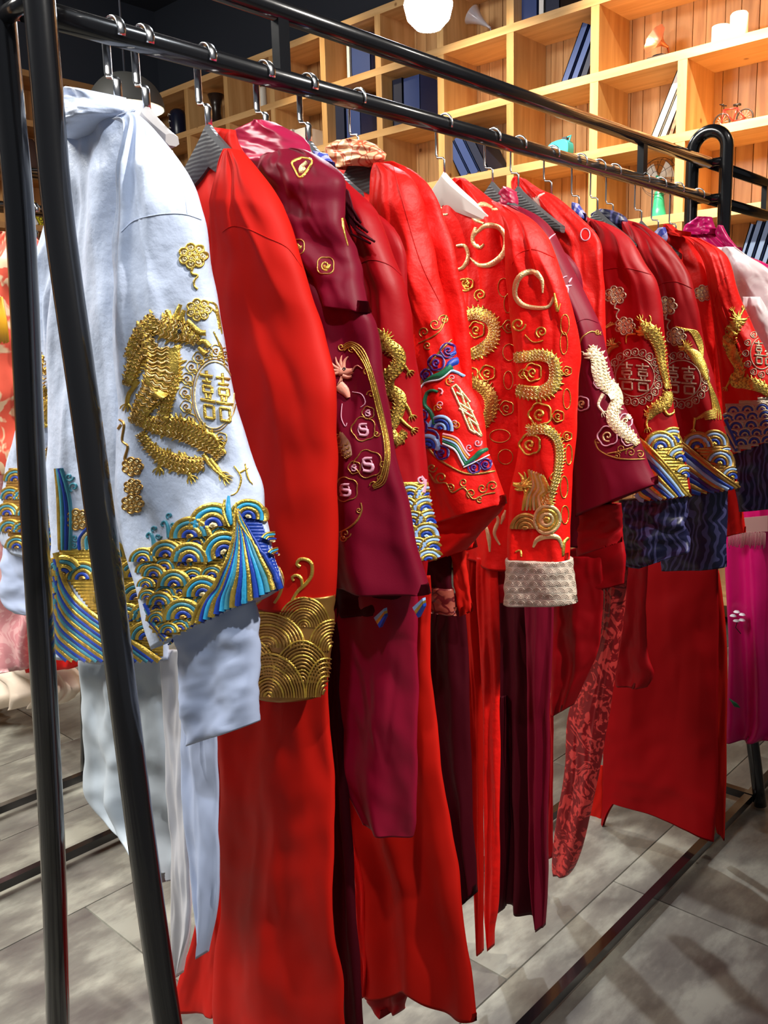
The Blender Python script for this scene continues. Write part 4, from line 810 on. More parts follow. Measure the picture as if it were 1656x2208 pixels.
# -- G4
E = Emb(s4b)
E.dragon([(812, 712), (830, 738), (858, 762), (858, 790), (838, 812), (838, 838), (862, 858), (858, 890), (846, 920)], [16, 28, 30, 28, 30, 30, 28, 26, 20], GOLD, GOLDD, True, 2, 1, 8)
E.dragon([(842, 930), (858, 950), (872, 930)], [22, 24, 16], GOLD, GOLDD); E.head(826, 730, 16, GOLD, GOLDD, -1)
for P in ([(866, 860), (880, 880), (886, 895)], [(860, 900), (876, 915), (888, 925)], [(836, 830), (826, 850)], [(866, 780), (880, 800)]): E.claw(P, 9, GOLD)
E.build('dragon_embroidery', sl4, 'gold dragon'); E = Emb(s4b)
E.fill([(862, 1042), (922, 1040), (942, 1206), (890, 1204), (862, 1140)], GOLD)
scales(E, [(866, 1072, 940, 1075, 2), (850, 1102, 940, 1100, 2), (870, 1132, 945, 1128, 2), (855, 1160, 940, 1156, 2), (880, 1190, 950, 1184, 2), (860, 1212, 945, 1212, 2)], 32, [GOLD, LBLUE, GOLD, RBLUE, LBLUE])
E.line([(864, 1140), (885, 1175), (905, 1203)], 6, GOLD, 8); E.line([(862, 1155), (880, 1190)], 6, RBLUE, 8); E.spiral(908, 1034, 10, 5, PALEP, 1.2); E.line([(912, 1062), (916, 1040), (908, 1026)], [12, 8, 5], PALEP)
E.build('wave_band', sl4, 'gold and blue scale cuff')
for i, (x, y) in enumerate(((820, 1328), (903, 1306))):
    E = Emb([l3b, s4b]); q = MB(); a = [onX(x - 14, y + 4, X3 - .03), onX(x + 8, y - 16, X3 - .03), onX(x + 10, y + 2, X3 - .03), onX(x - 2, y + 26, X3 - .03)]; o = Vector((.006, 0, 0))
    for j, c in enumerate((LBLUE, GOLD, RBLUE)):
        f = lambda t: [a[0].lerp(a[3], t), a[1].lerp(a[2], t)]; A_, B_ = f(j / 3), f((j + 1) / 3); v = A_ + B_[::-1]; q.add(v + [p + o for p in v], [(0, 1, 2, 3), (7, 6, 5, 4), (0, 4, 5, 1), (1, 5, 6, 2), (2, 6, 7, 3), (3, 7, 4, 0)], c)
    q.build('cuff_corner', g4, False, 'striped blue and gold corner')
q = MB()
for k in range(16):
    x0 = 738 + k % 5 * 3; P = [onX(x0, 400 + k * 3, X4 - .065), onX(x0 + 6 + k, 430 + k * 5, X4 - .07), onX(x0 + 16 + k * 3, 465 + k * 4, X4 - .066)]; q.tube(P, .0016, DMAR, 6)
q.build('tassel', g4, True, 'dark knotted tassel')
# -- G5 rainbow medallion
E = Emb(s5b)
E.line([(976, 730), (938, 770), (912, 815), (900, 855), (904, 925), (930, 974), (969, 1005), (1012, 1022), (1066, 1016)], 5, GOLDD)
E.line([(965, 800), (972, 784), (992, 778), (1000, 795)], [12, 18, 12], RBLUE, 1); E.line([(960, 810), (975, 800), (1000, 812)], [4, 7, 4], LBLUE, 3); E.line([(970, 766), (985, 760), (994, 774)], [8, 12, 8], RBLUE, 1)
E.line([(972, 790), (955, 806), (930, 815), (912, 828)], [16, 16, 10, 6], GRN, 2); E.line([(972, 800), (950, 818), (916, 826), (904, 845)], 4, WHITE, 4)
for x, y, r in ((941, 782, 17), (966, 756, 16), (920, 808, 12), (926, 946, 20), (906, 920, 16), (953, 976, 15), (1022, 1008, 13), (1047, 1001, 12), (910, 895, 12)): E.swirl(x, y, r, PURP, PURP, 5, 1, 4.5); E.ring(x, y, r * 1.08, r * 1.05, 1.8, LBLUE, 0)
E.line([(945, 846), (932, 842), (920, 850), (916, 872), (930, 890), (938, 915)], [6, 9, 10], GRN, 2); E.line([(952, 850), (955, 842), (946, 838)], 4, PINK, 2)
E.stack(950, 925, 28, [LBLUE, RBLUE, LBLUE, RBLUE], .2, 1.1, 2); E.stack(925, 960, 26, [LBLUE, RBLUE, RBLUE], .5, .9, 3)
for i, c in enumerate((PINK, ORNG, LBLUE, GRN, WHITE)): E.line([(956, 936 + i * 5), (985 - i, 946 + i * 6), (1002 - i * 2, 972 + i * 5), (1012 - i * 3, 984 + i * 5)], 6, c, 3)
E.line([(998, 1004), (1022, 988), (1036, 975), (1052, 968)], [5, 10, 12, 8], GRN, 2); E.line([(1000, 1008), (1025, 996), (1052, 982)], 3, WHITE, 4)
for x, y, c in ((945, 880, ORNG), (950, 872, PINK), (969, 822, ORNG), (975, 815, PINK), (981, 912, PINK), (984, 918, ORNG), (1012, 965, PALEP), (1030, 955, PALEP)): E.spiral(x, y, 9, 3, c, 1.3, x)
E.build('medallion_embroidery', sl5, 'rainbow coloured wave medallion'); E = Emb(s5b)
E.T = (1004, 882, 20, 12, 17, 50)
for P in ([(-.9, -.7), (-.2, -1), (.9, -.5)], [(-.9, -.7), (-.6, .1), (0, .1)], [(-.5, -.6), (.2, -.6)], [(.1, -.9), (.1, -.1)], [(-.6, -.1), (.9, -.1)], [(-.9, .2), (.6, .2)], [(-.6, .2), (-.4, 1), (.2, 1)], [(.5, -.4), (.9, .5)], [(-.1, .4), (.8, .5), (.9, 1), (.1, .9), (-.1, .4)]): E.line(P, 5.5, GOLDL, 1, False)
E.T = None; E.build('symbol_embroidery', sl5, 'gold stylised double-happiness'); E = Emb([s5b])
for x, y, r, a in ((938, 699, 14, 0), (915, 716, 12, 2), (922, 745, 9, 1), (957, 690, 12, 3), (932, 1008, 11, 0), (952, 1030, 13, 2), (972, 1052, 9, 4), (1000, 1040, 10, 1), (1016, 1064, 11, 2), (1040, 1052, 11, 0), (1062, 1048, 12, 3), (1034, 1076, 8, 1)): E.spiral(x, y, r, 3.2, GOLDD, 1.35, a)
E.line([(926, 1020), (940, 1040), (962, 1042), (975, 1062), (1000, 1052), (1020, 1076), (1045, 1066), (1068, 1062)], 3.6, GOLDD); E.line([(903, 740), (925, 730), (950, 712), (962, 680)], 3.4, GOLDD)
E.build('scroll_embroidery', sl5, 'bronze scrolls')
# -- G6
E = Emb(s6b)
E.line([(1170, 632), (1168, 604), (1150, 586), (1126, 592), (1112, 612), (1112, 640), (1128, 658), (1160, 664), (1184, 660), (1194, 640)], [4, 12, 14, 12, 12, 9, 6], GOLDL); E.line([(1195, 632), (1198, 650), (1202, 672), (1208, 655)], [4, 7, 3], GOLD)
E.line([(1150, 1180), (1158, 1164), (1180, 1156), (1204, 1160), (1212, 1180)], [5, 12, 14, 10, 6], GOLDL); E.line([(1214, 1198), (1216, 1170), (1226, 1160)], [6, 9, 5], GOLD); E.line([(1112, 1190), (1122, 1186), (1124, 1200)], 4, GOLD)
for x, y, r, a in ((1118, 699, 16, 0), (1168, 716, 13, 2)): E.spiral(x, y, r, 4, GOLD, 1.6, a)
E.line([(1132, 722), (1150, 738), (1172, 734)], 3, GOLD)
for x, y, r in ((1149, 803, 20), (1130, 806, 10), (1165, 893, 25), (1203, 897, 13), (1144, 958, 23), (1204, 806, 9), (1222, 800, 10), (1222, 940, 10), (1197, 1030, 12)): E.swirl(x, y, r, GOLD, GOLD, 5, 3, r * .17)
for x, y, rx, ry in ((1218, 700, 9, 22), (1216, 740, 8, 24), (1222, 860, 8, 22), (1226, 980, 7, 22), (1216, 1050, 8, 24), (1218, 1110, 8, 20)): E.ring(x, y, rx, ry, 2, GOLD)
E.build('scroll_embroidery', sl6, 'pale gold scrolls and clouds'); E = Emb(s6b)
E.dragon([(1106, 772), (1130, 770), (1160, 766), (1188, 774), (1197, 800), (1194, 828), (1172, 844), (1145, 846), (1114, 838)], [22, 24, 24, 26, 26, 30, 30, 28, 22], GOLD, GOLDL, True, 2, -1, 7)
E.dragon([(1140, 930), (1175, 926), (1198, 944), (1206, 975), (1203, 1010), (1194, 1048), (1180, 1085)], [22, 22, 20, 20, 18, 16, 22], GOLD, GOLDL, True, 2, -1, 7)
for k in range(7): E.line([(1140 + k * 5, 1012 + k * 2), (1146 + k * 6, 1040 + k * 3), (1134 + k * 6, 1070), (1128 + k * 8, 1100)], [7, 12, 10, 5], GOLDL if k % 2 else GOLD, 2 + k * .3)
E.head(1130, 1045, 20, GOLD, GOLDD, -1); E.stack(1134, 1140, 34, [GOLDD, GOLDD, GOLDD, GOLDD], 0, 1, 3); E.stack(1180, 1120, 30, [GOLDL, GOLD, GOLDL, GOLD], .2, 1.1, 4, -math.pi, math.pi)
E.build('dragon_embroidery', sl6, 'gold dragon winding down the sleeve'); E = Emb([b6b])
E.line([(978, 424), (958, 428), (946, 444), (952, 462), (966, 462)], [5, 12, 14, 8, 4], GOLDL); E.swirl(993, 424, 13, GOLD, GOLD, 5, 2); E.line([(1062, 448), (1040, 440), (1022, 452), (1022, 472), (1044, 482)], [5, 9, 10, 9, 5], GOLDL); E.line([(1060, 452), (1085, 450), (1110, 456)], [5, 4, 2], GOLDL)
E.line([(1028, 502), (1048, 486), (1074, 490), (1090, 512), (1086, 545), (1062, 568), (1034, 572), (1014, 556)], [5, 12, 12, 12, 14, 14, 10, 4], GOLDL); E.line([(1026, 490), (1020, 520), (1034, 534), (1044, 526)], [6, 12, 10, 4], GOLDL)
E.line([(985, 530), (1002, 530), (1010, 552), (1000, 575), (984, 582)], [6, 9, 10, 6], GOLDL)
for x, y, r, a in ((1002, 612, 18, 0), (1036, 636, 14, 2)): E.spiral(x, y, r, 4, GOLD, 1.6, a)
for x, y, r in ((1028, 711, 18), (1015, 808, 18), (1052, 804, 17), (1098, 704, 14), (1092, 880, 16), (1010, 612, 12)): E.swirl(x, y, r, GOLD if x < 1080 else GOLDD, GOLD if x < 1080 else GOLDD, 5, 2, 3)
for x, y, rx, ry in ((1086, 620, 12, 20), (1095, 655, 8, 20), (1098, 760, 14, 18), (1096, 820, 10, 20), (1078, 940, 22, 14), (1090, 985, 16, 16), (1098, 560, 8, 22)): E.ring(x, y, rx, ry, 2, GOLDD)
for P in ([(1060, 1100), (1074, 1120), (1066, 1150), (1078, 1175)], [(1046, 1130), (1054, 1160), (1056, 1190)], [(1090, 1100), (1080, 1130)]): E.line(P, [4, 10, 4], GOLDL)
E.build('scroll_embroidery', b6, 'pale gold scrolls'); E = Emb([b6b])
E.dragon([(1004, 682), (1030, 676), (1056, 688), (1066, 712), (1058, 738), (1036, 756), (1006, 766)], [22, 28, 28, 26, 28, 28, 20], GOLD, GOLDL, True, 2, -1, 7); E.dragon([(1018, 824), (1042, 836), (1058, 858), (1058, 888), (1040, 918)], [18, 28, 28, 26, 18], GOLDD, GOLD, True, 2, -1, 7)
E.build('dragon_embroidery', b6, 'gold dragon coils')
# -- G7
E = Emb(s7b)
E.dragon([(1270, 752), (1288, 775), (1292, 800), (1300, 824), (1322, 842), (1330, 864), (1320, 888), (1322, 908), (1340, 928), (1362, 944), (1372, 958)], [14, 30, 34, 32, 32, 28, 24, 26, 28, 26, 12], IVORY, GOLDL, True, 2, -1, 8)
E.head(1276, 764, 15, IVORY, GOLDD, -1)
for P in ([(1300, 850), (1290, 872), (1300, 888)], [(1350, 895), (1362, 905), (1374, 900)]): E.claw(P, 8, IVORY)
E.build('dragon_embroidery', sl7, 'ivory scaled dragon'); E = Emb(s7b)
for x, y, r in ((1311, 940, 22), (1348, 908, 15), (1354, 948, 14), (1256, 870, 16), (1292, 826, 12)): E.swirl(x, y, r, PALEP, GOLDL, 5, 3, 3)
for P in ([(1246, 760), (1254, 730), (1275, 715), (1296, 722)], [(1283, 950), (1290, 968), (1312, 982), (1345, 990), (1390, 990)], [(1310, 978), (1340, 972), (1370, 962)]): E.line(P, [2.5, 4, 2.5], GOLDD)
for x, y, r in ((1290, 952, 8), (1340, 968, 9), (1360, 976, 11), (1380, 980, 9), (1330, 984, 8), (1288, 716, 7)): E.spiral(x, y, r, 2.3, GOLDD, 1.4, x)
for P in ([(1196, 505), (1184, 515), (1178, 530), (1188, 545)], [(1182, 535), (1192, 555), (1196, 580)], [(1222, 596), (1212, 600), (1212, 612), (1224, 622), (1222, 640)], [(1232, 600), (1226, 610)], [(1214, 618), (1232, 616)], [(1210, 650), (1226, 646)]): E.line(P, [2.5, 5, 2.5], PALEP, 1)
E.build('cloud_embroidery', sl7, 'pale pink and bronze curls')
# -- G8 feather
E = Emb(b8b)
for k in range(6): E.line([(1166, 448), (1150 + k * 2, 436 - k * 2), (1134 + k * 8, 432 - k * 3)], [2, 5, 3], mat('blush_thread', (.85, .5, .42), .4))
E.ring(1262, 506, 10, 13, 3, PALEP); E.build('feather_embroidery', b8, 'blush feather')
# -- G9, G10 medallion sleeves
GR = mat('grey_gold_thread', (.52, .40, .28), .38, .5, bump=('noise', 420, .9, .0012))
for (S, sl, cx, cy, kind) in ((s9b, sl9, 1369, 813, 0), (s10b, sl10, 1469, 819, 1)):
    E = Emb(S); E.ring(cx, cy, 42, 42, 3, GR); E.xi((cx, cy, 34, 3, 1, 31), 4.6, GR)
    for k in range(20):
        a = k * math.pi / 10; E.swirl(cx + 53 * math.cos(a), cy + 54 * math.sin(a), 8.5, GR, GR, 3, 0, 2.4)
    E.build('medallion_embroidery', sl, 'grey gold double-happiness medallion'); E = Emb(S)
    x0, y0 = (1327, 637) if kind == 0 else (1437, 660)
    E.cloud(x0, y0, 23, GR, GOLDL); E.build('cloud_embroidery', sl, 'pale gold cloud with tail'); E = Emb(S); E.cloud(x0 + 21, y0 + 66, 22, GR, GOLDL, False); E.build('cloud_embroidery', sl, 'pale gold cloud clusters')
E = Emb(s9b)
E.dragon([(1382, 702), (1404, 715), (1420, 745), (1426, 780), (1434, 815), (1440, 838)], [20, 32, 26, 20, 16, 12], GOLD, GOLDD, True, 2, -1, 8); E.dragon([(1440, 845), (1436, 868), (1412, 882), (1396, 900)], [20, 28, 26, 18], GOLD, GOLDD, True, 2, 1, 8)
E.head(1388, 714, 15, GOLD, GOLDD, -1)
for P in ([(1430, 880), (1440, 895), (1452, 890)], [(1400, 895), (1394, 912), (1396, 922)], [(1385, 696), (1382, 690)]): E.claw(P, 8, GOLD)
for P in ([(1396, 706), (1404, 690), (1400, 680)], [(1384, 704), (1380, 688)], [(1372, 720), (1352, 722), (1350, 740)]): E.line(P, [5, 3], GOLD)
E.build('dragon_embroidery', sl9, 'gold dragon'); E = Emb(s9b)
E.head(1322, 742, 10, GOLDD, BLKT); E.line([(1308, 765), (1318, 750), (1335, 745)], [8, 10, 4], GOLDD)
for k in range(4): E.line([(1283 + k * 3, 740 - k * 4), (1296 + k * 3, 715 - k * 2), (1318 + k * 4, 694 + k)], [2, 3.5, 2], GOLDD)
E.build('phoenix_embroidery', sl9, 'bronze phoenix'); E = Emb(s9b)
CL = [GOLD, LBLUE, GOLD, RBLUE, GOLDL]
E.fill([(1388, 945), (1420, 932), (1464, 932), (1486, 1066), (1440, 1010)], GOLD); E.stack(1452, 952, 32, CL, .2, 1, 0); E.stack(1424, 966, 38, CL, -.1, 1, 1); E.stack(1466, 992, 32, CL, .4, 1, 2); E.stack(1476, 1026, 24, CL, .5, 1, 3)
E.stripes([(1376, 942), (1408, 972), (1446, 1018), (1486, 1072)], [(1360, 1050), (1378, 1080), (1392, 1084), (1408, 1084)], 11, [GOLD, LBLUE, RBLUE, GOLD, LBLUE, RBLUE], 1.12, 4); E.line([(1376, 940), (1408, 970), (1446, 1016), (1486, 1070)], 6, GOLD, 7)
E.build('wave_band', sl9, 'gold and light blue wave cuff'); E = Emb(s10b)
E.head(1476, 748, 12, GOLD, BLKT, -1); E.line([(1478, 752), (1500, 768), (1516, 795), (1524, 820)], [10, 26, 20, 10], GOLD, 2)
for k in range(6): E.line([(1456 + k * 4, 704 + k * 2), (1486 + k * 3, 714), (1504 + k * 2, 745), (1514, 775)], [2, 4, 3], GOLD, k * .4)
for k in range(5): E.line([(1522, 810), (1532 + k * 2, 850), (1536 + k * 4, 885), (1530 + k * 6, 905)], [4, 3.5, 2], GOLD, 1)
for k in range(8): E.line([(1498 + k * 5, 905 - k), (1520, 890 + k * 2), (1545, 880 + k * 3)], [2, 4, 2], GOLD if k % 2 else GOLDD, 1)
E.claw([(1500, 900), (1496, 925)], 5, GOLD); E.build('phoenix_embroidery', sl10, 'gold phoenix with long tail'); E = Emb(s10b)
CD = [GOLDD, LBLUE, GOLDD, RBLUE, GOLD]
E.fill([(1475, 945), (1510, 935), (1570, 940), (1594, 1050), (1530, 1000)], GOLDD); E.stack(1540, 958, 32, CD, .1, 1, 0); E.stack(1504, 966, 36, CD, -.1, 1, 1); E.stack(1566, 985, 24, CD, .3, 1, 1.5); E.stack(1552, 1000, 32, CD, .3, 1, 2); E.stack(1578, 1030, 26, CD, .4, 1, 3)
E.stripes([(1462, 950), (1505, 982), (1555, 1024), (1594, 1054)], [(1478, 1075), (1488, 1074), (1500, 1072), (1520, 1068)], 9, [GOLDD, RBLUE, LBLUE, GOLDD, PURP, RBLUE], 1.12, 4); E.line([(1462, 948), (1505, 980), (1555, 1022), (1594, 1052)], 6, GOLDD, 7)
E.build('wave_band', sl10, 'bronze and navy wave cuff'); E = Emb([s11b, b11b])
E.dragon([(1592, 694), (1578, 712), (1572, 740), (1582, 768), (1596, 795), (1584, 822), (1610, 826), (1640, 834), (1660, 850)], [20, 30, 26, 24, 24, 24, 26, 26, 16], GOLD, GOLDD, True, 2, -1, 8); E.head(1594, 690, 14, GOLD, GOLDD, 1)
for P in ([(1596, 680), (1602, 668)], [(1584, 682), (1580, 670)], [(1575, 820), (1566, 835)]): E.claw(P, 6, GOLD)
E.build('dragon_embroidery', sl11, 'gold dragon'); E = Emb([s11b])
E.ring(1642, 762, 24, 34, 3, GR); E.xi((1646, 762, 20, 2, 1, 26), 4, GR)
for k in range(12): a = k * math.pi / 6; E.swirl(1642 + 34 * math.cos(a), 762 + 46 * math.sin(a), 7, GR, GR, 3, 0, 2.4)
E.build('medallion_embroidery', sl11, 'grey gold medallion'); E = Emb([s11b])
CN = [GR, RBLUE, GR, PURP]
E.fill([(1564, 872), (1690, 850), (1700, 940), (1584, 976)], GR)
scales(E, [(1566, 890, 1690, 880, 4), (1556, 908, 1690, 896, 5), (1572, 924, 1700, 914, 4), (1566, 942, 1700, 932, 5), (1584, 960, 1700, 948, 4)], 17, CN)
for k in range(4): E.line([(1566, 905 + k * 14), (1580, 935 + k * 10), (1590, 960 + k * 6)], 6, [RBLUE, GR][k % 2], 7)
E.build('wave_band', sl11, 'navy and grey scale hem'); E = Emb([b11b]); E.cloud(1517, 632, 20, GR, GOLDL, False); E.build('cloud_embroidery', b11, 'pale gold cloud')

# -- cream cuff scallops of G6
E = Emb(c6b); SC_ = mat('taupe_line_thread', (.50, .38, .30), .5, .3)
for j in range(7):
    for i in range(10):
        x = 1096 + i * 17 + (8.5 if j % 2 else 0) - 6; y = 1222 + j * 14
        for r_ in (9, 6.2, 3.6): E.ring(x, y, r_, r_ * 1.15, 1.3, SC_, -.8, -math.pi, 0, 0, 4)
o = E.build('scallop_embroidery', cu6, 'fine scallop lines'); o['kind'] = 'stuff'

# -- sewn seams
seams(sb, sl1, BLUE, [[(262, 500), (290, 476), (340, 463), (395, 462), (434, 474)], [(362, 305), (384, 360), (398, 420), (404, 462)]])
seams(s2b, sl2, REDS, [[(480, 500), (500, 488), (530, 492), (575, 512), (620, 535), (650, 575)]])
seams(s4b, sl4, CRIM, [[(770, 572), (800, 560), (840, 572), (868, 596)]])
seams(s6b, sl6, REDB, [[(1104, 570), (1116, 548), (1150, 538), (1196, 556)]])
seams(s5b, sl5, REDB, [[(846, 352), (870, 440), (905, 560), (950, 655)]])
seams(s9b, sl9, CRIM, [[(1258, 606), (1280, 590), (1322, 578), (1362, 580), (1404, 592)]])
seams(s10b, sl10, CRIM, [[(1400, 624), (1430, 610), (1460, 608), (1492, 622)]])
seams(s11b, sl11, REDB, [[(1540, 660), (1548, 620), (1570, 590), (1588, 572)]])
seams(s7b, sl7, MAR, [[(1236, 700), (1262, 688), (1290, 696)]])
q = MB()
for x, y in ((468, 463), (466, 545)): q.lathe(onX(x, y, X2 - .03), [(.004, 0), (.004, .003), (.001, .004)], WHP, 10)
q.build('snap_button', g2, True, 'small pale snap fasteners')['kind'] = 'stuff'
# ============================================================ LEFT BACKGROUND RACK GARMENTS
FLOR = brocade('cream_red_floral', (.85, .12, .07), (.90, .66, .42), 7, .5, 0, 'floral'); ROSE = brocade('dusty_pink_rose_cloth', (.62, .26, .28), (.72, .40, .40), 14, .5, 0, 'floral')
CRM = mat('cream_tulle', (.74, .62, .50), .6, 0, bump=('noise', 30, .25, .006))
YL = 2.25
def lg(X, name, label, cat, rows, m, T=.05, **k):
    g = root(name, label, cat, (X, YL, 0)); loft(k.get('part', 'body'), g, rows, m, T, 36, 50, k.get('folds', (3, .02, .1, .1)), k.get('nz', .012), k.get('seed', 0), X=X); return g
h1_ = lg(1.0, 'robe', 'cream and coral floral robe with golden tassel, seen left of the rack posts', 'robe', [(10, 500, 60, 500), (-20, 530, 84, 535), (-40, 600, 92, 610), (-50, 760, 90, 760), (-50, 900, 80, 900), (-50, 1020, 70, 1020)], FLOR)
q = MB()
for k in range(22):
    x = -8 + k * 1.1; a = onX(x * .3, 640, .90); b = onX(x * .8 + 2, 690, .90); c = onX(x + 4, 738 + random.uniform(-3, 3), .90); q.tube([a, b, c], .0016, mat('golden_tassel_silk', (.85, .42, .02), .4), 5)
o = q.build('tassel', h1_, True, 'golden silk tassel'); o['kind'] = 'stuff'
h2_ = lg(1.10, 'skirt', 'dusty pink rose skirt hanging below the floral robe at far left', 'skirt', [(-50, 880, 84, 880), (-50, 1000, 84, 1000), (-50, 1200, 70, 1200), (-40, 1350, 66, 1350), (-10, 1420, 62, 1434), (10, 1440, 58, 1440)], ROSE)
lg(1.17, 'robe', 'plain bright red robe glimpsed behind the pale blue robe sleeve', 'robe', [(40, 580, 120, 580), (30, 700, 150, 700), (40, 1000, 160, 1000), (50, 1300, 168, 1300), (60, 1400, 166, 1410), (70, 1436, 160, 1440)], REDB)
lg(1.26, 'gown', 'cream tulle gown pooling near the floor behind the left frame', 'gown', [(-60, 1290, 6, 1300), (-60, 1340, 14, 1350), (-70, 1410, 60, 1400), (-80, 1460, 130, 1440), (-80, 1500, 178, 1478), (-60, 1520, 150, 1512)], CRM, .06, folds=(6, .03, .1, .25), nz=.012)
hanger(1.13, YL, 'white coated hook hanger on the back rack beside the pale blue robe', 0, HW, True)
# ---- ribbon tied to near frame
rb = root('ribbon', 'red translucent ribbon scrap tied at the top of the near end frame', 'ribbon', (XA, YR + .1, 1.8)); q = MB()
P = [onX(36, 44, XA + .05), onX(20, 26, XA + .05), onX(30, 8, XA + .05), onX(42, -6, XA + .05), onX(56, 2, XA + .05), onX(52, 26, XA + .05)]
cc = sum(P, Vector()) / 6; q.add(P + [cc + Vector((-.012, -.006, 0))] + [p + Vector((.004, 0, 0)) for p in P], [(i, (i + 1) % 6, 6) for i in range(6)] + [tuple(range(12, 6, -1))] + [(i, (i + 1) % 6, (i + 1) % 6 + 7, i + 7) for i in range(6)], mat('red_film', (.75, .04, .06), .3)); q.build('knot', rb)
# ============================================================ LAMPS
lp = onY(274, 236, 3.4); pl = root('pendant_lamp', 'charcoal dome pendant lamp with white inside, above the pale blue robe', 'lamp', lp)
R = .155; q = MB(); q.lathe(lp, [(R * math.cos(a), R * .92 * math.sin(a)) for a in [i * math.pi / 2 / 12 for i in range(13)]], mat('grey_metal_lamp', (.045, .045, .042), .6), 36)
q.lathe(lp, [((R - .004) * math.cos(a), (R - .004) * .92 * math.sin(a)) for a in [i * math.pi / 2 / 12 for i in range(13)]], mat('lamp_inner_white', (.85, .82, .76), .5, emit=(1, .85, .65), es=.5), 36); q.build('shade', pl)
q = MB(); q.tube([lp + Vector((0, 0, R * .9)), (lp.x, lp.y, 3.9)], .004, DARKW, 8); q.build('cord', pl)
q = MB(); q.lathe(lp + Vector((0, 0, .0)), [(.001, .03), (.03, .045), (.036, .07), (.02, .12)], mat('bulb_glow', (1, .9, .7), .5, emit=(1, .8, .5), es=6), 16); q.build('bulb', pl)
sp = Vector((2.55, 2.09, 2.50)) ; sl = root('ceiling_spotlight', 'dazzling white spotlight hanging at the top edge above the rack', 'lamp', sp)
q = MB(); ax = (Vector((1.2, .9, 1.5)) - sp).normalized(); q.lathe(sp, [(.001, -.085), (.045, -.075), (.074, -.045), (.086, 0), (.074, .045), (.032, .08)], mat('lamp_glare', (1, 1, 1), .5, emit=(.92, .95, 1), es=45), 24); q.build('bulb', sl)
q = MB(); q.lathe(sp, [(.034, .07), (.034, .14), (.006, .14)], DARKW, 20); q.build('housing', sl); q = MB(); q.tube([sp + Vector((0, 0, .13)), (sp.x, sp.y, 3.9)], .006, DARKW, 8); q.build('stem', sl)
# ============================================================ SHELF ITEMS (right bookcase; plane a little inside its front)
XI = XW + .07
def yz(px, py, X=XI): p = onX(px, py, X); return p.y, p.z
def books(specs, label, group, z):
    """specs: list of (px_left_bottom, px_right_bottom, height, lean, mat)"""
    for i, (xa, xb, hgt, lean, m, lab) in enumerate(specs):
        y0 = yz(xa, 300)[0]; y1 = yz(xb, 300)[0]; th = abs(y1 - y0); r = root('book', lab, 'book', (XI, (y0 + y1) / 2, z), group)
        c, s = math.cos(lean), math.sin(lean); th *= c * .97; up = Vector((0, s, c)); sd = Vector((0, c, -s)); b0 = Vector((XI + .105, (y0 + y1) / 2, z + .001 + abs(s) * th / 2)); ce = b0 + up * hgt / 2
        q = MB(); q.obox(ce + sd * (th / 2 - .002), Vector((.105, 0, 0)), sd * .002, up * hgt / 2, m); q.obox(ce - sd * (th / 2 - .002), Vector((.105, 0, 0)), sd * .002, up * hgt / 2, m); q.obox(ce - Vector((.103, 0, 0)), Vector((.002, 0, 0)), sd * th / 2, up * hgt / 2, m); q.build('cover', r, False)
        q = MB(); q.obox(ce + Vector((.002, 0, 0)), Vector((.099, 0, 0)), sd * (th / 2 - .004), up * (hgt / 2 - .004), WHP if m != WHP else mat('page_cream', (.7, .66, .55), .7)); q.build('pages', r, False)
L0, L1, L2, L3, L4 = 2.868, 2.546, 2.216, 1.885, 1.555
books([(1222, 1206, .265, -.44, BKBL, 'leftmost blue leaning book in upper middle compartment'), (1242, 1226, .27, -.44, BKBL, 'second blue leaning book from the left in upper middle compartment'), (1262, 1246, .255, -.40, BKDK, 'dark navy leaning book against the divider')], '', 'blue leaning books', L1)
books([(1012, 992, .23, .52, BKBL, 'left blue book leaning left behind the rack rail'), (1034, 1014, .235, .52, BKBL, 'right blue book leaning left behind the rack rail'), (1056, 1036, .225, .52, BKDK, 'dark blue backing book of the left-leaning pair')], '', 'books leaning left', L2)
books([(1418, 1400, .285, -.42, WHP, 'left white leaning binder in the bright compartment'), (1436, 1420, .285, -.42, WHP, 'right white leaning binder in the bright compartment')], '', 'white leaning binders', L2)
books([(1450, 1438, .25, -.34, mat('brown_rock_print', (.35, .2, .13), .5, 0, var=(40, .6)), 'brown patterned book leaning behind white binders')], '', None, L2)
books([(870, 848, .26, 0, BKDK, 'tall navy box book at left of lit row behind the top rail'), (908, 871, .25, 0, BKBL, 'wide blue box book beside tall navy box book')], '', 'blue upright box books', L1)
books([(760, 752, .23, 0, WHP, 'thin white book beside blue binder near the bright lamp'), (804, 762, .23, 0, BKBL, 'blue binder beside thin white book near the bright lamp')], '', 'binders by the bright lamp', L0)
books([(1158, 1108, .26, 0, BKBL, 'wide blue binder at the top edge of the picture'), (1172, 1159, .26, 0, WHP, 'white book at the top edge between binders'), (1205, 1173, .26, 0, BKDK, 'dark binder at the top edge right of white book')], '', 'binders at top edge', L0)
books([(745, 715, .26, 0, BKDK, 'left navy binder behind hooks above fret collar'), (779, 747, .26, 0, BKBL, 'right blue binder behind hooks above fret collar')], '', 'binders behind hooks', L1)
books([(632, 616, .16, 0, WHP, 'small white book low behind the maroon jacket hanger'), (660, 634, .15, 0, WHP, 'small pale box low behind the maroon jacket hanger')], '', 'small pale books', L1)
books([(602 - 0, 590, .21, -.1, BKBL, 'unseen')], '', None, L4) if False else None
for i, (a, b, lab) in enumerate(((1598, 1588, 'leftmost small blue book right of the far frame'), (1616, 1600, 'second small blue book right of the far frame'), (1636, 1620, 'third small blue book right of the far frame'), (1654, 1640, 'rightmost small blue book right of the far frame'))):
    books([(a, b, .262 + .008 * i, -.28, mat('faded_blue_cover', (.10, .15, .30), .5), lab)], '', 'small blue books', L4)
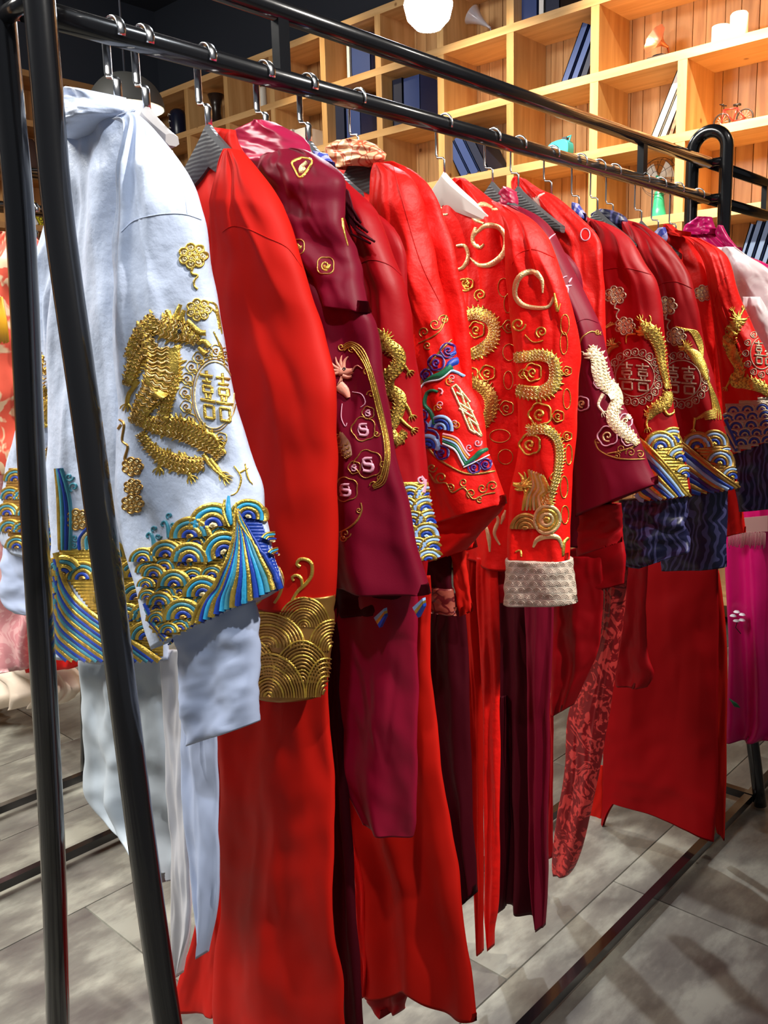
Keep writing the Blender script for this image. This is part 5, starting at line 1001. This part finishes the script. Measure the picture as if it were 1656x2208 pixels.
# vases
def lathe_item(name, label, cat, px, z, prof, m, part='vessel', X=XI + .06, group=None):
    y = yz(px, 300, X)[0]; r = root(name, label, cat, (X, y, z), group); q = MB(); q.lathe((X, y, z), prof, m, 28); q.build(part, r); return r, y
WV = mat('glazed_white', (.86, .82, .72), .3)
lathe_item('candle', 'left short white pillar candle on the upper right shelf', 'candle', 1545, L1, [(.001, .001), (.036, .001), (.037, .01), (.036, .095), (.02, .092), (.001, .09)], WV, 'wax', group='pillar candles')
lathe_item('candle', 'right tall white pillar candle on the upper right shelf', 'candle', 1583, L1, [(.001, .001), (.036, .001), (.036, .12), (.03, .128), (.001, .12)], WV, 'wax', group='pillar candles')
lathe_item('vase', 'white cylindrical vase on the shelf behind the second hanger group', 'vase', 571, L0, [(.001, .001), (.03, .001), (.028, .05), (.026, .14), (.026, .16), (.022, .16), (.02, .02), (.001, .02)], WV)
lathe_item('goblet', 'dark brown goblet above the charcoal wedge hanger', 'goblet', 470, L0, [(.001, .001), (.045, .001), (.05, .01), (.04, .05), (.03, .10), (.035, .15), (.055, .22), (.05, .22), (.03, .15), (.001, .12)], mat('dark_brown_glaze', (.03, .018, .015), .25))
r, y = lathe_item('vase', 'navy striped tall vase right of the pendant lamp', 'vase', 386, L0, [(.001, .001), (.05, .001), (.06, .04), (.062, .16), (.05, .2), (.03, .215), (.026, .21), (.001, .2)], mat('navy_glaze', (.012, .016, .04), .25))
q = MB()
for k in range(4): q.tube([(XI + .0, y + .035 - k * .001, L0 + .03 + k * .045), (XI - .002, y + .02, L0 + .045 + k * .045), (XI + .0, y + .004, L0 + .035 + k * .045)], .004, WV, 6)
q.build('stripe', r, True, 'white chevron marks')
# gramophone
y, z = yz(1405, 128); z = L1; X = XI + .08; r = root('gramophone', 'small copper horn gramophone ornament on the shelf', 'ornament', (X, y, z)); q = MB(); q.box(X - .05, y - .05, z, X + .05, y + .05, z + .012, DARKW); q.box(X - .042, y - .042, z + .012, X + .042, y + .042, z + .04, mat('dark_walnut', (.05, .02, .012), .35)); q.build('box', r, 'auto')
COP = mat('copper', (.72, .28, .16), .3, .8); q = MB(); c = Vector((X - .01, y + .0, z + .105)); ax = Vector((-.75, .35, .3)).normalized(); u = ax.cross(Vector((0, 0, 1))).normalized(); v = u.cross(ax); vs = []; fs = []
for i in range(9):
    t = i / 8; rr = .006 + .052 * t ** 2.2; 
    for k in range(32): a = 2 * math.pi * k / 32; s = rr * (1 + .09 * t * t * abs(math.sin(a * 4))); vs.append(c + ax * (-.05 + .08 * t) + u * s * math.cos(a) + v * s * math.sin(a))
for i in range(8):
    for k in range(32): fs.append((i * 32 + k, i * 32 + (k + 1) % 32, (i + 1) * 32 + (k + 1) % 32, (i + 1) * 32 + k))
q.add(vs, fs, COP); q.tube([c - ax * .05, c - ax * .06 - Vector((0, 0, .03)), Vector((X, y, z + .045))], .005, COP, 8); q.build('horn', r); q = MB(); q.lathe((X, y, z + .04), [(.001, .008), (.034, .008), (.034, .001)], DARKW); q.build('turntable', r)
q = MB(); q.lathe((X - .043, y + .02, z + .012), [(.001, .012), (.008, .006), (.001, 0)], WV, 10); q.build('knob', r)
# horn ornament and small ball under the lamp glare
X = XI + .08; y = yz(1030, 60)[0]; r = root('horn_ornament', 'pale glass horn ornament beside the lamp glare', 'ornament', (X, y, L0)); q = MB(); GL = mat('frosted_glass', (.75, .78, .9), .15, 0, trans=.5)
b0 = Vector((X, y - .02, L0 + .075)); ax = Vector((-.2, .75, .63)).normalized(); u = ax.cross(Vector((0, 0, 1))).normalized(); v = u.cross(ax); vs = []; fs = []
for i in range(8):
    t = i / 7; rr = .006 + .045 * t ** 1.8
    for k in range(20): a = 2 * math.pi * k / 20; vs.append(b0 + ax * .13 * t + u * rr * math.cos(a) + v * rr * math.sin(a))
for i in range(7):
    for k in range(20): fs.append((i * 20 + k, i * 20 + (k + 1) % 20, (i + 1) * 20 + (k + 1) % 20, (i + 1) * 20 + k))
q.add(vs, fs, GL); q.build('horn', r); q = MB(); q.tube([b0, b0 - Vector((0, .01, .03)), (X, y - .02, L0 + .02)], .004, GL, 8); q.lathe((X, y - .02, L0), [(.03, 0), (.03, .008), (.012, .02), (.001, .022)], GL, 20); q.build('stand', r)
# bicycle
X = XI + .05; ya, _ = yz(1556, 262, X); yb, _ = yz(1606, 250, X); z = L2; r = root('toy_bicycle', 'small red model bicycle on the bright upper right shelf', 'ornament', (X, (ya + yb) / 2, z)); RB = mat('red_enamel', (.25, .015, .012), .3); DK = mat('dark_wire', (.03, .02, .02), .4, .5)
wr = .034
for yy in (ya, yb):
    q = MB(); cc = Vector((X, yy, z + wr + .003)); P = arcpts(cc, wr, 0, 2 * math.pi, 24, (0, 1, 0), (0, 0, 1)); q.tube(P, .0032, DK, 6, False)
    for k in range(12): a = k * math.pi / 6; q.tube([cc, cc + Vector((0, wr * math.cos(a), wr * math.sin(a)))], .0007, CHROME, 4)
    q.build('wheel', r)
mid = (ya + yb) / 2; H = Vector((X, ya * .93 + yb * .07, z + .085)); S = Vector((X, ya * .35 + yb * .65, z + .082)); BB = Vector((X, mid, z + .03)); q = MB()
for a, b in ((H, Vector((X, ya, z + wr))), (H, S), (H, BB), (S, BB), (S, Vector((X, yb, z + wr))), (BB, Vector((X, yb, z + wr)))): q.tube([a, b], .0035, RB, 8)
q.build('frame', r); q = MB(); q.tube([H, H + Vector((0, 0, .016)), H + Vector((-.012, .012, .022)), H + Vector((-.016, -.006, .018))], .0026, DK, 8); q.tube([H + Vector((0, 0, .016)), H + Vector((.012, .012, .022)), H + Vector((.016, -.006, .018))], .0026, DK, 8); q.build('handlebar', r)
q = MB(); q.obox(S + Vector((0, 0, .012)), Vector((.008, 0, 0)), Vector((0, .014, 0)), Vector((0, 0, .004)), DK); q.tube([S, S + Vector((0, 0, .01))], .002, DK, 6); q.build('saddle', r)
# cyan radio
X = XI + .05; ya = yz(1183, 330, X)[0]; yb = yz(1231, 330, X)[0]; z = L2; r = root('toy_camera', 'turquoise rounded toy with white round dial on the middle shelf', 'ornament', (X, (ya + yb) / 2, z)); q = MB(); CY = mat('turquoise_plastic', (.05, .50, .62), .35)
n = 20; vs = []; cy = (ya + yb) / 2; hw = (ya - yb) / 2
for dx in (-.03, -.026, .026, .03):
    s = .93 if abs(dx) > .028 else 1
    for k in range(n):
        a = 2 * math.pi * k / n; c_, s_ = math.cos(a), math.sin(a); vs.append(Vector((X + dx, cy + hw * s * math.copysign(abs(c_) ** .7, c_), z + .05 + .049 * s * math.copysign(abs(s_) ** .75, s_) + .008 * -c_)))
fs = [(i * n + k, i * n + (k + 1) % n, (i + 1) * n + (k + 1) % n, (i + 1) * n + k) for i in range(3) for k in range(n)] + [tuple(range(n))[::-1], tuple(range(3 * n, 4 * n))]
q.add(vs, fs, CY); q.build('shell', r, 'auto'); q = MB(); vs = [Vector((X - .034, cy + hw * .15 + .024 * math.cos(a), z + .05 + .024 * math.sin(a))) for a in [k * math.pi / 12 for k in range(24)]]; q.add(vs + [v + Vector((.006, 0, 0)) for v in vs], [tuple(range(24))] + [(k, (k + 1) % 24, (k + 1) % 24 + 24, k + 24) for k in range(24)], WV); q.build('dial', r, 'auto')
q = MB(); q.tube([(X, yb + .01, z + .09), (X, yb - .0, z + .115), (X, yb + .02, z + .11)], .004, CY, 8); q.box(X - .01, yb + .02, z + .095, X + .01, yb + .045, z + .112, DARKW); q.build('handle', r, 'auto')
# desk fan
X = XI + .06; y = yz(1420, 460, X)[0]; z = L3; r = root('desk_fan', 'small desk fan with green stand and wire cage behind the rail', 'fan', (X, y, z)); GRE = mat('jade_green_metal', (.04, .45, .25), .3)
q = MB(); q.lathe((X, y, z), [(.001, 0), (.062, .001), (.06, .006), (.034, .02), (.026, .06), (.02, .12), (.012, .13), (.001, .13)], GRE); q.build('stand', r)
q = MB(); cc = Vector((X - .01, y, z + .185))
for rr, dx in ((.085, 0), (.075, -.022), (.05, -.03), (.02, -.034)): q.tube(arcpts(cc + Vector((dx, 0, 0)), rr, 0, 2 * math.pi, 30, (0, 1, 0), (0, 0, 1)), .0011, DK, 5, False)
for k in range(8): a = k * math.pi / 4 + .3; q.tube([cc + Vector((-.034, .02 * math.cos(a), .02 * math.sin(a))), cc + Vector((-.022, .075 * math.cos(a), .075 * math.sin(a))), cc + Vector((0, .085 * math.cos(a), .085 * math.sin(a)))], .001, DK, 5)
q.build('cage', r); q = MB(); q.tube([cc + Vector((-.016, 0, 0)), cc + Vector((.02, 0, 0)), (X, y, z + .125)], .007, GRE, 10); q.build('motor', r)
for k in range(3):
    q = MB(); a0 = .6 + k * 2.094; vs = [cc]; 
    for j in range(7): a = a0 + (j - 3) * .18; vs.append(cc + Vector((-.004 + .004 * (j - 3), .072 * math.cos(a), .072 * math.sin(a))))
    q.add(vs + [v + Vector((.002, 0, 0)) for v in vs], [(0, j, j + 1) for j in range(1, 7)] + [(8, 9 + j, 8 + j) for j in range(1, 7)] + [(j, j + 8, j + 9, j + 1) for j in range(1, 7)], WV); q.build('blade', r)
# ---- items on the back bookcase, between the rack posts
YI = YW + .05
def lbook(px0, px1, py, hgt, lean, m, lab, z):
    a = onY(px0, py, YI); b = onY(px1, py, YI); th = abs(b.x - a.x); r = root('book', lab, 'book', (a.x, YI, z)); c, s = math.cos(lean), math.sin(lean); th *= c * .97; up = Vector((s, 0, c)); sd = Vector((c, 0, -s))
    ce = Vector(((a.x + b.x) / 2, YI + .09, z + abs(s) * th / 2)) + up * hgt / 2; q = MB()
    q.obox(ce + sd * (th / 2 - .002), Vector((0, .09, 0)), sd * .002, up * hgt / 2, m); q.obox(ce - sd * (th / 2 - .002), Vector((0, .09, 0)), sd * .002, up * hgt / 2, m); q.obox(ce - Vector((0, .088, 0)), Vector((0, .002, 0)), sd * th / 2, up * hgt / 2, m); q.build('cover', r, False)
    q = MB(); q.obox(ce, Vector((0, .086, 0)), sd * (th / 2 - .004), up * (hgt / 2 - .004), WHP); q.build('pages', r, False); return r, ce, up, sd, th
YEL = mat('yellow_book_cover', (.72, .62, .03), .45); zb = 2.546 - .13
r, ce, up, sd, th = lbook(78, 90, 368, .24, -.42, YEL, 'yellow book with black spine lettering, leaning between the rack posts', L2 + .0)
tc = bpy.data.curves.new('lettering', 'FONT'); tc.body = 'YOCHI'; tc.size = .036; tc.extrude = .0006; tc.align_x = 'CENTER'; tc.align_y = 'CENTER'; to = bpy.data.objects.new('lettering', tc); COL.objects.link(to)
to.matrix_world = Matrix(((up.x, -sd.x * -1, 0, 0), (up.y, 0, -1, 0), (up.z, sd.z, 0, 0), (0, 0, 0, 1)))
xax = up; zax = Vector((0, -1, 0)); yax = zax.cross(xax); pos = ce - Vector((0, .0925, 0)) - up * .055
dg = bpy.context.evaluated_depsgraph_get(); me = bpy.data.meshes.new_from_object(to.evaluated_get(dg)); bpy.data.objects.remove(to)
q = MB(); q.add([pos + xax * v.co.x + yax * v.co.y + zax * v.co.z for v in me.vertices], [tuple(p.vertices) for p in me.polygons], mat('black_ink', (.01, .01, .01), .5)); q.build('lettering', r, False, 'black capital letters')
lbook(62, 74, 368, .25, -.42, WHP, 'pale worn book leaning left of the yellow book', L2)
lbook(44, 56, 368, .2, -.2, BKDK, 'dark book at far left beside the rack post', L2)
p = onY(85, 452, YI + .06); r = root('clay_pot', 'small terracotta pot on the back shelf between rack posts', 'pot', (p.x, p.y, L3)); q = MB(); q.lathe((p.x, p.y, L3), [(.001, .001), (.045, .001), (.05, .06), (.062, .065), (.06, .085), (.05, .085), (.04, .01), (.001, .01)], mat('terracotta', (.42, .12, .06), .5), 24); q.build('vessel', r)
p = onY(80, 488, YI + .06); r = root('tin_box', 'brick red tin box with a round knob on the lower back shelf', 'box', (p.x, p.y, L4)); q = MB(); q.box(p.x - .06, p.y - .04, L4 + .001, p.x + .06, p.y + .05, L4 + .2, mat('brick_red_tin', (.35, .08, .05), .5)); q.build('case', r, 'auto'); q = MB(); q.lathe((p.x, p.y - .005, L4 + .2), [(.02, 0), (.02, .01), (.001, .015)], DARKW, 16); q.build('knob', r)
p = onY(55, 238, YI + .07); r = root('plush_figure', 'dark rounded ornament on the top back shelf behind the rack posts', 'ornament', (p.x, p.y, 2.546)); q = MB(); q.lathe((p.x, p.y, 2.546), [(.001, .001), (.09, .001), (.11, .06), (.10, .13), (.06, .17), (.05, .2), (.03, .23), (.001, .24)], mat('dark_brown_plush', (.05, .02, .014), .8), 24); q.build('body', r)
# magenta robe flower and leaf, snaps on the scarlet robe
q = MB(); c = onX(1592, 1330, X13 - .042)
for k in range(5): a = k * 1.257; q.lathe(c + Vector((-.002, .013 * math.cos(a), .013 * math.sin(a))), [(.009, 0), (.006, .004), (.001, .005)], WHITE, 10)
q.tube([c + Vector((-.003, 0, -.01)), c + Vector((-.003, .005, -.03)), c + Vector((-.003, -.01, -.045))], .0012, BLKT, 5); q.build('flower_embroidery', g13, True, 'white blossom')
q = MB(); a = onX(1572, 1506, X13 - .04); b = onX(1586, 1520, X13 - .043); d = onX(1596, 1526, X13 - .043); q.tube([a, b, d], [.001, .007, .001], GRN, 8, True, (.3, 1)); q.build('leaf_embroidery', g13, True, 'green leaf')
